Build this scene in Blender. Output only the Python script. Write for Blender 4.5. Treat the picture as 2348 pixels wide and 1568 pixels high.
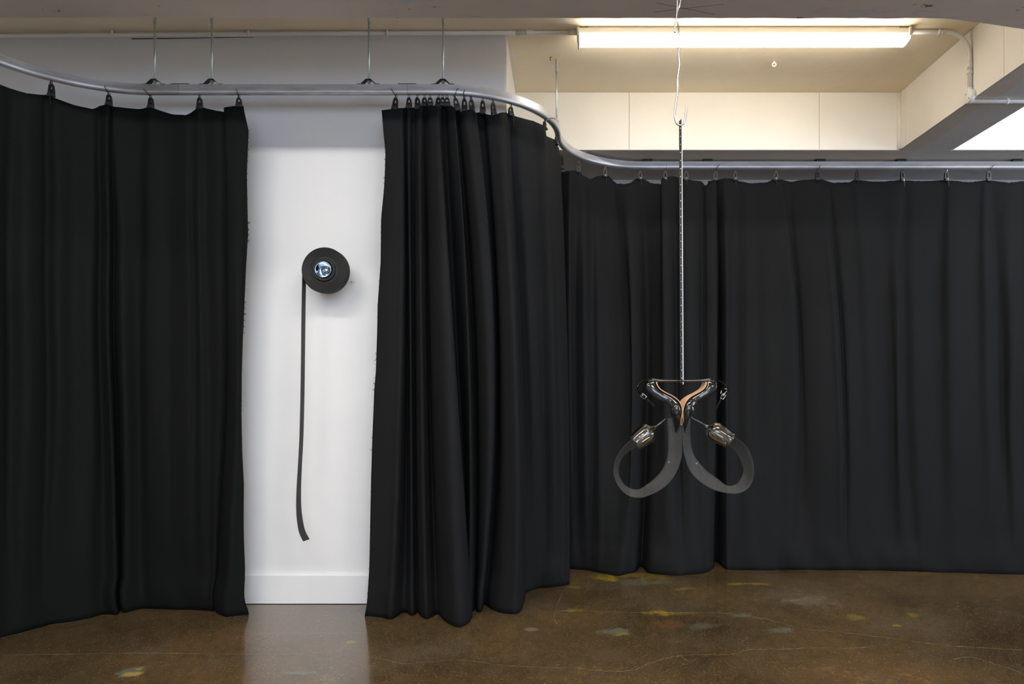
import bpy, bmesh, math, random
from mathutils import Vector, Matrix, noise
random.seed(7)
scene = bpy.context.scene
COL = scene.collection
for o in list(bpy.data.objects):
    bpy.data.objects.remove(o)

# ------------------------------------------------------------------ camera, light, exposure
F, X0, Y0, CH = 1565.0, 1288.0, 888.0, 1.007     # 24 mm shift lens on a 2348 x 1568 frame, camera height
cd = bpy.data.cameras.new('camera'); cam = bpy.data.objects.new('camera', cd); COL.objects.link(cam)
cam.location = (0, 0, CH); cam.rotation_euler = (math.pi/2, 0, 0)
cd.sensor_fit = 'HORIZONTAL'; cd.sensor_width = 36; cd.lens = 36*F/2348
cd.shift_x = -(X0-1174)/2348; cd.shift_y = (Y0-784)/2348
cd.clip_start = .05
scene.camera = cam
w = bpy.data.worlds.new('world'); scene.world = w; w.use_nodes = True
w.node_tree.nodes['Background'].inputs[0].default_value = (.60, .72, 1, 1)
w.node_tree.nodes['Background'].inputs[1].default_value = .5
vs = scene.view_settings
vs.view_transform = 'Standard'; vs.look = 'None'; vs.gamma = 1; vs.use_curve_mapping = False
EXPOSURE = 0.0
vs.exposure = EXPOSURE
WINDOW_W = 105.0        # daylight through the window behind the camera
TUBE_NEAR = 94.0       # emission of the battens in the bay over the camera and the added row behind
TUBE_VIS = 24.0        # batten in view
TUBE_RIGHT = 45.0      # batten in the right-hand bay
la = bpy.data.lights.new('window_daylight', 'AREA'); la.shape = 'RECTANGLE'
la.size = 3.0; la.size_y = 1.35; la.energy = WINDOW_W; la.color = (.58, .74, 1.0)
lo = bpy.data.objects.new('window_daylight', la); COL.objects.link(lo)
lo.location = (.9, -3.42, 1.55); lo.rotation_euler = (math.pi/2, 0, 0)

SIDE_FILL_W = 95.0         # added side fill for curtain relief, set in an invented right-hand window
la2 = bpy.data.lights.new('side_fill_light', 'AREA'); la2.shape = 'RECTANGLE'
la2.size = 3.0; la2.size_y = 1.35; la2.energy = SIDE_FILL_W; la2.color = (.70, .83, 1.0)
lo2 = bpy.data.objects.new('side_fill_light', la2); COL.objects.link(lo2)
lo2.location = (5.42, .9, 1.55); lo2.rotation_euler = (math.pi/2, 0, math.pi/2)

# ------------------------------------------------------------------ helpers
def P(x, y, D):                       # photo reading + distance -> metres in the room
    return Vector(((x-X0)*D/F, D, CH+(Y0-y)*D/F))
def FL(x, y, z=0.0):                  # photo reading on the floor
    D = CH*F/(y-Y0); return Vector(((x-X0)*D/F, D, z))

def mat(name, col, rough=.5, metal=0, **kw):
    m = bpy.data.materials.new(name); m.use_nodes = True
    b = m.node_tree.nodes['Principled BSDF']
    b.inputs['Base Color'].default_value = (*col, 1)
    b.inputs['Roughness'].default_value = rough
    b.inputs['Metallic'].default_value = metal
    for k, v in kw.items():
        b.inputs[k.replace('_', ' ')].default_value = v
    return m
def nd(m, t, **kw):
    n = m.node_tree.nodes.new(t)
    for k, v in kw.items():
        if k in n.inputs: n.inputs[k].default_value = v
        else: setattr(n, k, v)
    return n
def lk(m, a, b): m.node_tree.links.new(a, b)
def bsdf(m): return m.node_tree.nodes['Principled BSDF']
def objco(m, scale=(1, 1, 1)):
    t = nd(m, 'ShaderNodeTexCoord'); mp = nd(m, 'ShaderNodeMapping')
    mp.inputs['Scale'].default_value = scale
    lk(m, t.outputs['Object'], mp.inputs['Vector']); return mp.outputs['Vector']
def noisy(m, c1, c2, scale=5, stops=(.35, .65), vscale=(1, 1, 1), detail=6, bump=0, bscale=60, bdist=.002):
    v = objco(m, vscale)
    n = nd(m, 'ShaderNodeTexNoise'); n.inputs['Scale'].default_value = scale; n.inputs['Detail'].default_value = detail
    lk(m, v, n.inputs['Vector'])
    r = nd(m, 'ShaderNodeValToRGB'); r.color_ramp.elements[0].position = stops[0]; r.color_ramp.elements[1].position = stops[1]
    r.color_ramp.elements[0].color = (*c1, 1); r.color_ramp.elements[1].color = (*c2, 1)
    lk(m, n.outputs['Fac'], r.inputs['Fac']); lk(m, r.outputs['Color'], bsdf(m).inputs['Base Color'])
    if bump:
        n2 = nd(m, 'ShaderNodeTexNoise'); n2.inputs['Scale'].default_value = bscale; n2.inputs['Detail'].default_value = 4
        lk(m, v, n2.inputs['Vector'])
        b = nd(m, 'ShaderNodeBump'); b.inputs['Strength'].default_value = bump; b.inputs['Distance'].default_value = bdist
        lk(m, n2.outputs['Fac'], b.inputs['Height']); lk(m, b.outputs['Normal'], bsdf(m).inputs['Normal'])
    return m, v, r

def finish(name, bm, m, parent=None, smooth=False, loc=None):
    me = bpy.data.meshes.new(name); bm.normal_update(); bm.to_mesh(me); bm.free()
    me.materials.append(m)
    if smooth:
        for p in me.polygons: p.use_smooth = True
    o = bpy.data.objects.new(name, me); COL.objects.link(o)
    if parent: o.parent = parent
    if loc: o.location = loc
    return o
def rebase(o, base):                  # move the origin of a world-space mesh to base
    base = Vector(base); o.data.transform(Matrix.Translation(-base)); o.location = base
    return o
def child(o, parent):                 # parent a world-space object to an unrotated parent
    o.parent = parent; o.location = o.location - parent.matrix_basis.translation
    return o
def empty(name, loc):
    o = bpy.data.objects.new(name, None); COL.objects.link(o); o.location = loc; o.empty_display_size = .05
    return o
def tag(o, label=None, cat=None, group=None, kind=None):
    if label: o['label'] = label
    if cat: o['category'] = cat
    if group: o['group'] = group
    if kind: o['kind'] = kind
    return o
def box(bm, lo_, hi_, bevel=0):
    x0, y0, z0 = lo_; x1, y1, z1 = hi_
    r = bmesh.ops.create_cube(bm, size=1)
    for v in r['verts']:
        v.co = Vector(((x0+x1)/2+v.co.x*(x1-x0), (y0+y1)/2+v.co.y*(y1-y0), (z0+z1)/2+v.co.z*(z1-z0)))
    if bevel:
        es = {e for v in r['verts'] for e in v.link_edges}
        bmesh.ops.bevel(bm, geom=list(es), offset=bevel, segments=2, affect='EDGES', profile=.5)
def tube(bm, pts, rad, seg=10, caps=True):
    pts = [Vector(p) for p in pts]
    n = len(pts); rads = rad if isinstance(rad, (list, tuple)) else [rad]*n
    ref = None; rings = []
    for i in range(n):
        d = (pts[min(i+1, n-1)]-pts[max(i-1, 0)]).normalized()
        if ref is None:
            ref = d.orthogonal().normalized()
        ref = (ref-d*ref.dot(d)).normalized(); b = d.cross(ref)
        rings.append([bm.verts.new(pts[i]+(ref*math.cos(a)+b*math.sin(a))*rads[i]) for a in [2*math.pi*k/seg for k in range(seg)]])
    for i in range(n-1):
        for k in range(seg):
            bm.faces.new((rings[i][k], rings[i][(k+1) % seg], rings[i+1][(k+1) % seg], rings[i+1][k]))
    if caps:
        bm.faces.new(rings[0][::-1]); bm.faces.new(rings[-1])
def lathe(bm, prof, origin, axis, seg=32):    # prof: (distance along axis, radius)
    axis = Vector(axis).normalized(); u = axis.orthogonal().normalized(); v = axis.cross(u); origin = Vector(origin)
    rings = []
    for t, r in prof:
        if r < 1e-6: rings.append([bm.verts.new(origin+axis*t)])
        else: rings.append([bm.verts.new(origin+axis*t+(u*math.cos(a)+v*math.sin(a))*r) for a in [2*math.pi*k/seg for k in range(seg)]])
    for A, B in zip(rings, rings[1:]):
        for k in range(seg):
            a, b = A[k % len(A)], A[(k+1) % len(A)]; c, d = B[(k+1) % len(B)], B[k % len(B)]
            vs_ = []
            for q in (a, b, c, d):
                if q not in vs_: vs_.append(q)
            if len(vs_) > 2:
                bm.faces.new(vs_)
def prism(bm, pts, off):                      # planar polygon extruded by a vector
    off = Vector(off)
    a = [bm.verts.new(Vector(p)) for p in pts]; b = [bm.verts.new(Vector(p)+off) for p in pts]
    n = len(a)
    bm.faces.new(a[::-1]); bm.faces.new(b)
    for i in range(n): bm.faces.new((a[i], a[(i+1) % n], b[(i+1) % n], b[i]))
def cr(vals, t):                              # Catmull-Rom through a list at parameter t
    n = len(vals); t = max(0, min(n-1-1e-9, t)); i = int(t); f = t-i
    p0, p1, p2, p3 = vals[max(i-1, 0)], vals[i], vals[min(i+1, n-1)], vals[min(i+2, n-1)]
    return .5*((2*p1)+(p2-p0)*f+(2*p0-5*p1+4*p2-p3)*f*f+(3*p1-p0-3*p2+p3)*f**3)
def smoothpts(pts, k=8):
    pts = [Vector(p) for p in pts]
    return [cr(pts, i/k) for i in range((len(pts)-1)*k+1)]
def recalc(bm): bmesh.ops.recalc_face_normals(bm, faces=bm.faces)

# ------------------------------------------------------------------ materials
M = {}
M['white'] = noisy(mat('white_paint', (.8, .8, .8), .6), (.78, .785, .80), (.82, .82, .825), 1.6, bump=.15, bscale=40)[0]
M['cream'] = noisy(mat('cream_paint', (.8, .7, .5), .55), (.82, .765, .665), (.87, .82, .73), 2.2, bump=.2, bscale=25, bdist=.003)[0]
M['white_gloss'] = mat('white_board', (.84, .85, .84), .5)
M['plastic'] = mat('white_plastic', (.78, .77, .74), .35)
M['batten'] = mat('batten_enamel', (.80, .78, .71), .35)
M['base'] = noisy(mat('skirting_paint', (.8, .8, .8), .4), (.78, .79, .81), (.83, .83, .84), 3)[0]
M['alu'] = noisy(mat('brushed_aluminium', (.55, .56, .58), .42, .7), (.46, .465, .49), (.62, .62, .65), 9, (.3, .7), (1, 1, 6))[0]
M['alu_old'] = noisy(mat('worn_aluminium', (.45, .44, .44), .42, .7), (.40, .39, .39), (.56, .55, .55), 9, (.3, .7), (1, 1, 6))[0]
M['zinc'] = mat('zinc_thread', (.55, .62, .62), .35, .8)
M['steel_dark'] = mat('dark_steel', (.05, .047, .043), .4, .8)
M['black_plastic'] = mat('black_plastic', (.009, .009, .009), .45)
M['clip_jaw'] = mat('clip_rubber', (.026, .028, .032), .5)
M['tie'] = mat('zip_tie', (.02, .02, .022), .12, 0, Specular_IOR_Level=.8)
M['rubber'] = mat('black_rubber', (.0078, .0078, .0082), .7)
M['strap'] = mat('rubber_strip', (.022, .022, .023), .65)
M['patent'] = mat('patent_leather', (.0035, .0035, .0035), .06, 0, Coat_Weight=.35, Coat_Roughness=.02, Specular_IOR_Level=.5)
noisy(M['patent'], (.003, .003, .003), (.005, .005, .005), 30, bump=.35, bscale=30, bdist=.003)
M['tan'] = noisy(mat('tan_leather', (.5, .3, .18), .5), (.46, .275, .16), (.56, .35, .21), 40)[0]
M['silver'] = mat('silver_wire', (.50, .50, .52), .2, 1)
M['stud'] = mat('stud_steel', (.6, .61, .63), .25, 1)
M['glass_reflect'] = mat('glass_blue_reflection', (.62, .70, .80), .08, 1)  # plain glass as blue-tinted mirror metal: its bright bluish reflection is painted in
M['edge'] = mat('cut_steel_edge', (.62, .63, .65), .3, 1)
M['chrome_dark'] = mat('polished_steel', (.045, .044, .042), .22, 1)
M['chrome'] = mat('bright_steel', (.85, .86, .88), .12, 1)
M['brass'] = mat('brass_anchor', (.55, .36, .14), .35, .9)
M['pencil'] = mat('pencil_mark', (.05, .05, .055), .8)
M['patch'] = mat('white_filler', (.85, .83, .78), .7)
M['dark'] = mat('dark_gap', (.02, .018, .016), .9)
M['joint'] = mat('joint_line', (.30, .25, .18), .9)

def glassmat(name, col, rough=.0, ior=1.5):
    m = bpy.data.materials.new(name); m.use_nodes = True; nt = m.node_tree; nt.nodes.clear()
    out = nd(m, 'ShaderNodeOutputMaterial'); mx = nd(m, 'ShaderNodeMixShader'); tr = nd(m, 'ShaderNodeBsdfTransparent'); gl = nd(m, 'ShaderNodeBsdfGlossy'); fr = nd(m, 'ShaderNodeLayerWeight'); fr.inputs['Blend'].default_value = .22
    tr.inputs['Color'].default_value = (*col, 1); gl.inputs['Roughness'].default_value = .02; cm = nd(m, 'ShaderNodeMath', operation='MULTIPLY_ADD'); lk(m, fr.outputs['Fresnel'], cm.inputs[0]); cm.inputs[1].default_value = .85; cm.inputs[2].default_value = .05
    lk(m, cm.outputs[0], mx.inputs[0]); lk(m, tr.outputs[0], mx.inputs[1]); lk(m, gl.outputs[0], mx.inputs[2]); lk(m, mx.outputs[0], out.inputs[0]); return m
M['glass'] = glassmat('smoky_glass', (.93, .90, .84))
M['glass_clear'] = glassmat('clear_glass', (.95, .98, 1))
def emitter(name, col, s):
    m = mat(name, (.9, .9, .9), .4); b = bsdf(m)
    b.inputs['Emission Color'].default_value = (*col, 1); b.inputs['Emission Strength'].default_value = s
    return m
M['tube_vis'] = emitter('opal_diffuser_on', (1, .93, .82), TUBE_VIS)
M['tube_near'] = emitter('opal_diffuser_near', (1, .97, .92), TUBE_NEAR)
M['tube_right'] = emitter('opal_diffuser_right', (1, .98, .95), TUBE_RIGHT)

# soffit concrete: brown paint, grey paint beyond the beam's paint edge, flaked spots
def soffit():
    m = mat('soffit_paint', (.3, .26, .22), .7)
    v = objco(m)
    n1 = nd(m, 'ShaderNodeTexNoise', Scale=3.0, Detail=5.0); lk(m, v, n1.inputs['Vector'])
    r1 = nd(m, 'ShaderNodeValToRGB')
    r1.color_ramp.elements[0].color = (.55, .475, .41, 1); r1.color_ramp.elements[1].color = (.66, .575, .50, 1)
    lk(m, n1.outputs['Fac'], r1.inputs['Fac'])
    # grey side, x > 1.98 m with a wavering edge
    sx = nd(m, 'ShaderNodeSeparateXYZ'); lk(m, v, sx.inputs[0])
    n2 = nd(m, 'ShaderNodeTexNoise', Scale=7.0, Detail=3.0); lk(m, v, n2.inputs['Vector'])
    mm = nd(m, 'ShaderNodeMath', operation='MULTIPLY_ADD'); mm.inputs[1].default_value = .10; mm.inputs[2].default_value = -.05
    lk(m, n2.outputs['Fac'], mm.inputs[0])
    ad = nd(m, 'ShaderNodeMath', operation='ADD'); lk(m, sx.outputs['X'], ad.inputs[0]); lk(m, mm.outputs[0], ad.inputs[1])
    gt = nd(m, 'ShaderNodeMath', operation='GREATER_THAN'); gt.inputs[1].default_value = 1.985; lk(m, ad.outputs[0], gt.inputs[0])
    gy = nd(m, 'ShaderNodeMath', operation='GREATER_THAN'); gy.inputs[1].default_value = 2.62; lk(m, sx.outputs['Y'], gy.inputs[0])
    ml = nd(m, 'ShaderNodeMath', operation='MULTIPLY'); lk(m, gt.outputs[0], ml.inputs[0]); lk(m, gy.outputs[0], ml.inputs[1])
    mx = nd(m, 'ShaderNodeMix', data_type='RGBA'); lk(m, ml.outputs[0], mx.inputs['Factor'])
    lk(m, r1.outputs['Color'], mx.inputs[6]); mx.inputs[7].default_value = (.60, .585, .57, 1)
    # flakes
    n3 = nd(m, 'ShaderNodeTexNoise', Scale=4.2, Detail=9.0, Roughness=.72); 
    mp = nd(m, 'ShaderNodeMapping'); mp.inputs['Scale'].default_value = (1, 2.6, 1); mp.inputs['Location'].default_value = (3.3, 1.7, 0)
    lk(m, v, mp.inputs['Vector']); lk(m, mp.outputs['Vector'], n3.inputs['Vector'])
    r3 = nd(m, 'ShaderNodeValToRGB'); r3.color_ramp.elements[0].position = .585; r3.color_ramp.elements[1].position = .60
    lk(m, n3.outputs['Fac'], r3.inputs['Fac'])
    mx2 = nd(m, 'ShaderNodeMix', data_type='RGBA'); lk(m, r3.outputs['Color'], mx2.inputs['Factor'])
    lk(m, mx.outputs[2], mx2.inputs[6]); mx2.inputs[7].default_value = (.50, .50, .52, 1)
    n4 = nd(m, 'ShaderNodeTexNoise', Scale=6.0, Detail=8.0, Roughness=.7); mp4 = nd(m, 'ShaderNodeMapping'); mp4.inputs['Location'].default_value = (9, 4, 2); mp4.inputs['Scale'].default_value = (1, 2.2, 1)
    lk(m, v, mp4.inputs['Vector']); lk(m, mp4.outputs['Vector'], n4.inputs['Vector'])
    r4 = nd(m, 'ShaderNodeValToRGB'); r4.color_ramp.elements[0].position = .655; r4.color_ramp.elements[1].position = .67
    lk(m, n4.outputs['Fac'], r4.inputs['Fac'])
    mx3 = nd(m, 'ShaderNodeMix', data_type='RGBA'); lk(m, r4.outputs['Color'], mx3.inputs['Factor'])
    lk(m, mx2.outputs[2], mx3.inputs[6]); mx3.inputs[7].default_value = (.16, .10, .055, 1)
    lk(m, mx3.outputs[2], bsdf(m).inputs['Base Color'])
    b = nd(m, 'ShaderNodeBump'); b.inputs['Strength'].default_value = .35; b.inputs['Distance'].default_value = .004
    lk(m, n3.outputs['Fac'], b.inputs['Height']); lk(m, b.outputs['Normal'], bsdf(m).inputs['Normal'])
    return m
M['soffit'] = soffit()

def ceilmat():
    m = mat('ceiling_paint', (.7, .6, .45), .5)
    v = objco(m)
    n = nd(m, 'ShaderNodeTexNoise', Scale=1.4, Detail=5.0); lk(m, v, n.inputs['Vector'])
    r = nd(m, 'ShaderNodeValToRGB'); r.color_ramp.elements[0].position = .3; r.color_ramp.elements[1].position = .7
    r.color_ramp.elements[0].color = (.84, .715, .52, 1); r.color_ramp.elements[1].color = (.92, .80, .62, 1)
    lk(m, n.outputs['Fac'], r.inputs['Fac']); lk(m, r.outputs['Color'], bsdf(m).inputs['Base Color'])
    n2 = nd(m, 'ShaderNodeTexNoise', Scale=3.5, Detail=3.0); lk(m, v, n2.inputs['Vector'])
    vo = nd(m, 'ShaderNodeTexVoronoi', Scale=9.0); lk(m, v, vo.inputs['Vector'])
    r2 = nd(m, 'ShaderNodeMapRange'); r2.inputs['From Min'].default_value = 0; r2.inputs['From Max'].default_value = .10; r2.inputs['To Min'].default_value = 1; r2.inputs['To Max'].default_value = 0
    lk(m, vo.outputs['Distance'], r2.inputs['Value'])
    a = nd(m, 'ShaderNodeMath', operation='MULTIPLY_ADD'); a.inputs[1].default_value = .06; lk(m, r2.outputs['Result'], a.inputs[0]); lk(m, n2.outputs['Fac'], a.inputs[2])
    b = nd(m, 'ShaderNodeBump'); b.inputs['Strength'].default_value = .5; b.inputs['Distance'].default_value = .02
    lk(m, a.outputs[0], b.inputs['Height']); lk(m, b.outputs['Normal'], bsdf(m).inputs['Normal'])
    return m
M['ceil'] = ceilmat()

def cloth(name, c):
    m = mat(name, c, .85, 0, Specular_IOR_Level=.12)
    v = objco(m)
    n = nd(m, 'ShaderNodeTexNoise', Scale=700.0, Detail=2.0); lk(m, v, n.inputs['Vector'])
    r = nd(m, 'ShaderNodeValToRGB'); r.color_ramp.elements[0].position = .3; r.color_ramp.elements[1].position = .7
    r.color_ramp.elements[0].color = (c[0]*.8, c[1]*.8, c[2]*.8, 1); r.color_ramp.elements[1].color = (c[0]*1.25, c[1]*1.25, c[2]*1.25, 1)
    lk(m, n.outputs['Fac'], r.inputs['Fac']); lk(m, r.outputs['Color'], bsdf(m).inputs['Base Color'])
    b = nd(m, 'ShaderNodeBump'); b.inputs['Strength'].default_value = .15; b.inputs['Distance'].default_value = .0006
    lk(m, n.outputs['Fac'], b.inputs['Height']); lk(m, b.outputs['Normal'], bsdf(m).inputs['Normal'])
    return m
M['cloth_left'] = cloth('black_wool_left', (.0052, .0061, .0059))
M['cloth'] = cloth('black_wool', (.0098, .0103, .0112))

def meshmat():
    m = mat('black_mesh', (.050, .049, .048), .6)
    v = objco(m)
    n = nd(m, 'ShaderNodeTexNoise', Scale=900.0, Detail=2.0); lk(m, v, n.inputs['Vector'])
    r = nd(m, 'ShaderNodeMapRange'); r.inputs['From Min'].default_value = .35; r.inputs['From Max'].default_value = .65
    r.inputs['To Min'].default_value = .12; r.inputs['To Max'].default_value = .78
    lk(m, n.outputs['Fac'], r.inputs['Value']); lk(m, r.outputs['Result'], bsdf(m).inputs['Alpha'])
    return m
M['mesh'] = meshmat()

def floormat():
    m = mat('polished_concrete', (.1, .07, .04), .12, 0, IOR=1.5, Coat_Weight=.40, Coat_Roughness=.05, Coat_IOR=1.5)
    v = objco(m)
    n1 = nd(m, 'ShaderNodeTexNoise', Scale=1.3, Detail=8.0, Roughness=.62); lk(m, v, n1.inputs['Vector'])
    r1 = nd(m, 'ShaderNodeValToRGB'); e = r1.color_ramp.elements
    e[0].position = .32; e[0].color = (.050, .031, .0145, 1); e[1].position = .68; e[1].color = (.155, .092, .039, 1)
    k = e.new(.5); k.color = (.096, .065, .030, 1)
    lk(m, n1.outputs['Fac'], r1.inputs['Fac'])
    cur = r1.outputs['Color']
    n2 = nd(m, 'ShaderNodeTexNoise', Scale=26.0, Detail=8.0, Roughness=.75); lk(m, v, n2.inputs['Vector'])
    r2 = nd(m, 'ShaderNodeValToRGB'); r2.color_ramp.elements[0].position = .3; r2.color_ramp.elements[1].position = .7
    r2.color_ramp.elements[0].color = (.55, .55, .55, 1); r2.color_ramp.elements[1].color = (1.32, 1.29, 1.25, 1)
    lk(m, n2.outputs['Fac'], r2.inputs['Fac'])
    mu = nd(m, 'ShaderNodeMix', data_type='RGBA', blend_type='MULTIPLY'); mu.inputs['Factor'].default_value = 1
    lk(m, cur, mu.inputs[6]); lk(m, r2.outputs['Color'], mu.inputs[7]); cur = mu.outputs[2]
    # worn greyish film
    n5 = nd(m, 'ShaderNodeTexNoise', Scale=2.1, Detail=9.0, Roughness=.7); mp = nd(m, 'ShaderNodeMapping'); mp.inputs['Location'].default_value = (4, 2, 0)
    lk(m, v, mp.inputs['Vector']); lk(m, mp.outputs['Vector'], n5.inputs['Vector'])
    r5 = nd(m, 'ShaderNodeMapRange'); r5.inputs['From Min'].default_value = .52; r5.inputs['From Max'].default_value = .75; r5.inputs['To Max'].default_value = .5
    lk(m, n5.outputs['Fac'], r5.inputs['Value'])
    def over(fac, col):
        nonlocal cur
        x = nd(m, 'ShaderNodeMix', data_type='RGBA'); lk(m, fac, x.inputs['Factor']); lk(m, cur, x.inputs[6])
        x.inputs[7].default_value = (*col, 1); cur = x.outputs[2]
    over(r5.outputs['Result'], (.16, .125, .095))
    # speckle: pale and dark grains
    for sc, th, col, loc in ((120, .12, (.36, .23, .10), 0), (70, .06, (.50, .42, .30), 7), (150, .15, (.03, .018, .008), 13), (190, .2, (.26, .17, .08), 21)):
        mp = nd(m, 'ShaderNodeMapping'); mp.inputs['Location'].default_value = (loc, loc*.7, 0); lk(m, v, mp.inputs['Vector'])
        vo = nd(m, 'ShaderNodeTexVoronoi', Scale=float(sc)); lk(m, mp.outputs['Vector'], vo.inputs['Vector'])
        nn = nd(m, 'ShaderNodeSeparateColor'); lk(m, vo.outputs['Color'], nn.inputs[0])
        a = nd(m, 'ShaderNodeMath', operation='LESS_THAN'); lk(m, vo.outputs['Distance'], a.inputs[0])
        s = nd(m, 'ShaderNodeMath', operation='MULTIPLY'); s.inputs[1].default_value = th*2; lk(m, nn.outputs[0], s.inputs[0]); lk(m, s.outputs[0], a.inputs[1])
        g = nd(m, 'ShaderNodeMath', operation='GREATER_THAN'); g.inputs[1].default_value = .45; lk(m, nn.outputs[1], g.inputs[0])
        q = nd(m, 'ShaderNodeMath', operation='MULTIPLY'); lk(m, a.outputs[0], q.inputs[0]); lk(m, g.outputs[0], q.inputs[1])
        q2 = nd(m, 'ShaderNodeMath', operation='MULTIPLY'); q2.inputs[1].default_value = .62; lk(m, q.outputs[0], q2.inputs[0])
        over(q2.outputs[0], col)
    # paint stains left on the floor
    nz = nd(m, 'ShaderNodeTexNoise', Scale=16.0, Detail=6.0, Roughness=.65); lk(m, v, nz.inputs['Vector'])
    Y, G, O_, W_ = (.34, .25, .015), (.17, .19, .14), (.20, .085, .03), (.30, .26, .21)
    st = [(1390,1324,30,6,Y,.8),(1440,1318,75,5,Y,.45),(1500,1325,40,5,Y,.4),(1400,1330,20,4,Y,.8),(1470,1335,60,8,G,.5),(1570,1350,30,3,Y,.5),
          (1690,1338,25,3,Y,.7),(1740,1339,25,3,Y,.6),(1510,1405,35,6,Y,.8),(1550,1407,60,4,Y,.35),(1415,1447,38,10,G,.8),(1425,1453,25,4,Y,.55),
          (1530,1432,55,9,O_,.6),(1610,1435,40,8,G,.45),(1700,1411,25,5,G,.6),(1790,1446,32,7,G,.6),(1965,1416,24,7,(.25,.21,.04),.7),
          (2092,1410,14,5,Y,.5),(2058,1433,16,4,Y,.6),(1315,1400,30,5,Y,.35),(1320,1346,20,4,Y,.35),(1860,1380,60,14,W_,.35),(1830,1365,90,16,W_,.2),
          (1220,1443,20,4,W_,.6),(807,1472,12,4,Y,.6),(300,1540,28,14,(.17,.18,.15),.8),(305,1545,20,6,(.50,.33,.07),.95),(318,1534,8,3,(.5,.33,.07),.8),
          (690,1542,35,4,(.20,.25,.25),.4),(1300,1400,20,3,W_,.3),(1400,1500,60,14,(.13,.09,.05),.3)]
    for (x, y, rx, ry, col, amt) in st:
        c = FL(x, y); sxm = rx*c.y/F; sym = (FL(x, y-ry).y-FL(x, y+ry).y)/2
        mp = nd(m, 'ShaderNodeMapping'); mp.vector_type = 'POINT'
        mp.inputs['Scale'].default_value = (1/sxm, 1/sym, 0); mp.inputs['Location'].default_value = (-c.x/sxm, -c.y/sym, 0)
        lk(m, v, mp.inputs['Vector'])
        ln = nd(m, 'ShaderNodeVectorMath', operation='LENGTH'); lk(m, mp.outputs['Vector'], ln.inputs[0])
        a = nd(m, 'ShaderNodeMath', operation='MULTIPLY_ADD'); a.inputs[1].default_value = 3.2; lk(m, nz.outputs['Fac'], a.inputs[0]); lk(m, ln.outputs['Value'], a.inputs[2])
        r = nd(m, 'ShaderNodeMapRange'); r.inputs['From Min'].default_value = 2.15; r.inputs['From Max'].default_value = 2.75; r.inputs['To Min'].default_value = amt*.72; r.inputs['To Max'].default_value = 0
        lk(m, a.outputs[0], r.inputs['Value']); over(r.outputs['Result'], col)
    lk(m, cur, bsdf(m).inputs['Base Color'])
    rr = nd(m, 'ShaderNodeMapRange'); rr.inputs['To Min'].default_value = .06; rr.inputs['To Max'].default_value = .24
    lk(m, n5.outputs['Fac'], rr.inputs['Value']); lk(m, rr.outputs['Result'], bsdf(m).inputs['Roughness'])
    b = nd(m, 'ShaderNodeBump'); b.inputs['Strength'].default_value = .06; b.inputs['Distance'].default_value = .004
    lk(m, n2.outputs['Fac'], b.inputs['Height']); lk(m, b.outputs['Normal'], bsdf(m).inputs['Normal'])
    return m
M['floor'] = floormat()

# ------------------------------------------------------------------ room shell
ZB, ZC = 2.332, 2.654          # underside of the beams, ceiling inside the bays
YW, YB = 3.185, 4.36           # white wall face, far wall face
XL, XR, YR = -4.2, 5.6, -3.6
def slab(name, lo_, hi_, m, label=None, base=None):
    bm = bmesh.new(); box(bm, lo_, hi_); o = finish(name, bm, m)
    o['kind'] = 'structure'
    if label: o['label'] = label
    return o
floor = slab('floor', (XL-.2, YR-.2, -.15), (XR+.2, YB+.2, 0), M['floor'], 'polished brown concrete floor with yellow stains and pale cracks')
ceiling = slab('ceiling', (XL-.2, YR-.2, ZC), (XR+.2, YB+.2, ZC+.15), M['ceil'], 'tan painted concrete ceiling inside the beam bays')
slab('wall_center', (XL, YW, 0), (-.265, YB, ZC), M['white'], 'white wall standing behind the two front curtains')
slab('wall_back', (-.265, YB, 0), (XR+.2, YB+.2, ZC), M['white'], 'far white wall behind the long back curtains')
slab('wall_left', (XL-.2, YR-.2, 0), (XL, YB, ZC), M['white'])
bm = bmesh.new()
box(bm, (XR, YR-.2, 0), (XR+.2, -.6, ZC)); box(bm, (XR, 2.4, 0), (XR+.2, YB, ZC)); box(bm, (XR, -.6, 0), (XR+.2, 2.4, .87)); box(bm, (XR, -.6, 2.23), (XR+.2, 2.4, ZC))
o = finish('wall_right', bm, M['white']); o['kind'] = 'structure'
bm = bmesh.new()
for y in (-.6, .37, 1.37, 2.35): box(bm, (XR+.06, y, .87), (XR+.12, y+.05, 2.23))
for z in (.87, 2.18): box(bm, (XR+.06, -.6, z), (XR+.12, 2.4, z+.05))
o = finish('added_window', bm, M['plastic']); o['kind'] = 'structure'  # invented frame, unseen, goes with the added side fill light
# rear wall with a window opening, behind the camera
bm = bmesh.new()
box(bm, (XL, YR-.2, 0), (-.6, YR, ZC)); box(bm, (2.4, YR-.2, 0), (XR, YR, ZC))
box(bm, (-.6, YR-.2, 0), (2.4, YR, .87)); box(bm, (-.6, YR-.2, 2.23), (2.4, YR, ZC))
o = finish('wall_rear', bm, M['white']); o['kind'] = 'structure'
bm = bmesh.new()
for x in (-.6, .37, 1.37, 2.35): box(bm, (x, YR-.12, .87), (x+.05, YR-.06, 2.23))
for z in (.87, 2.18): box(bm, (-.6, YR-.12, z), (2.4, YR-.06, z+.05))
o = finish('window_1', bm, M['plastic']); o['kind'] = 'structure'

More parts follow.
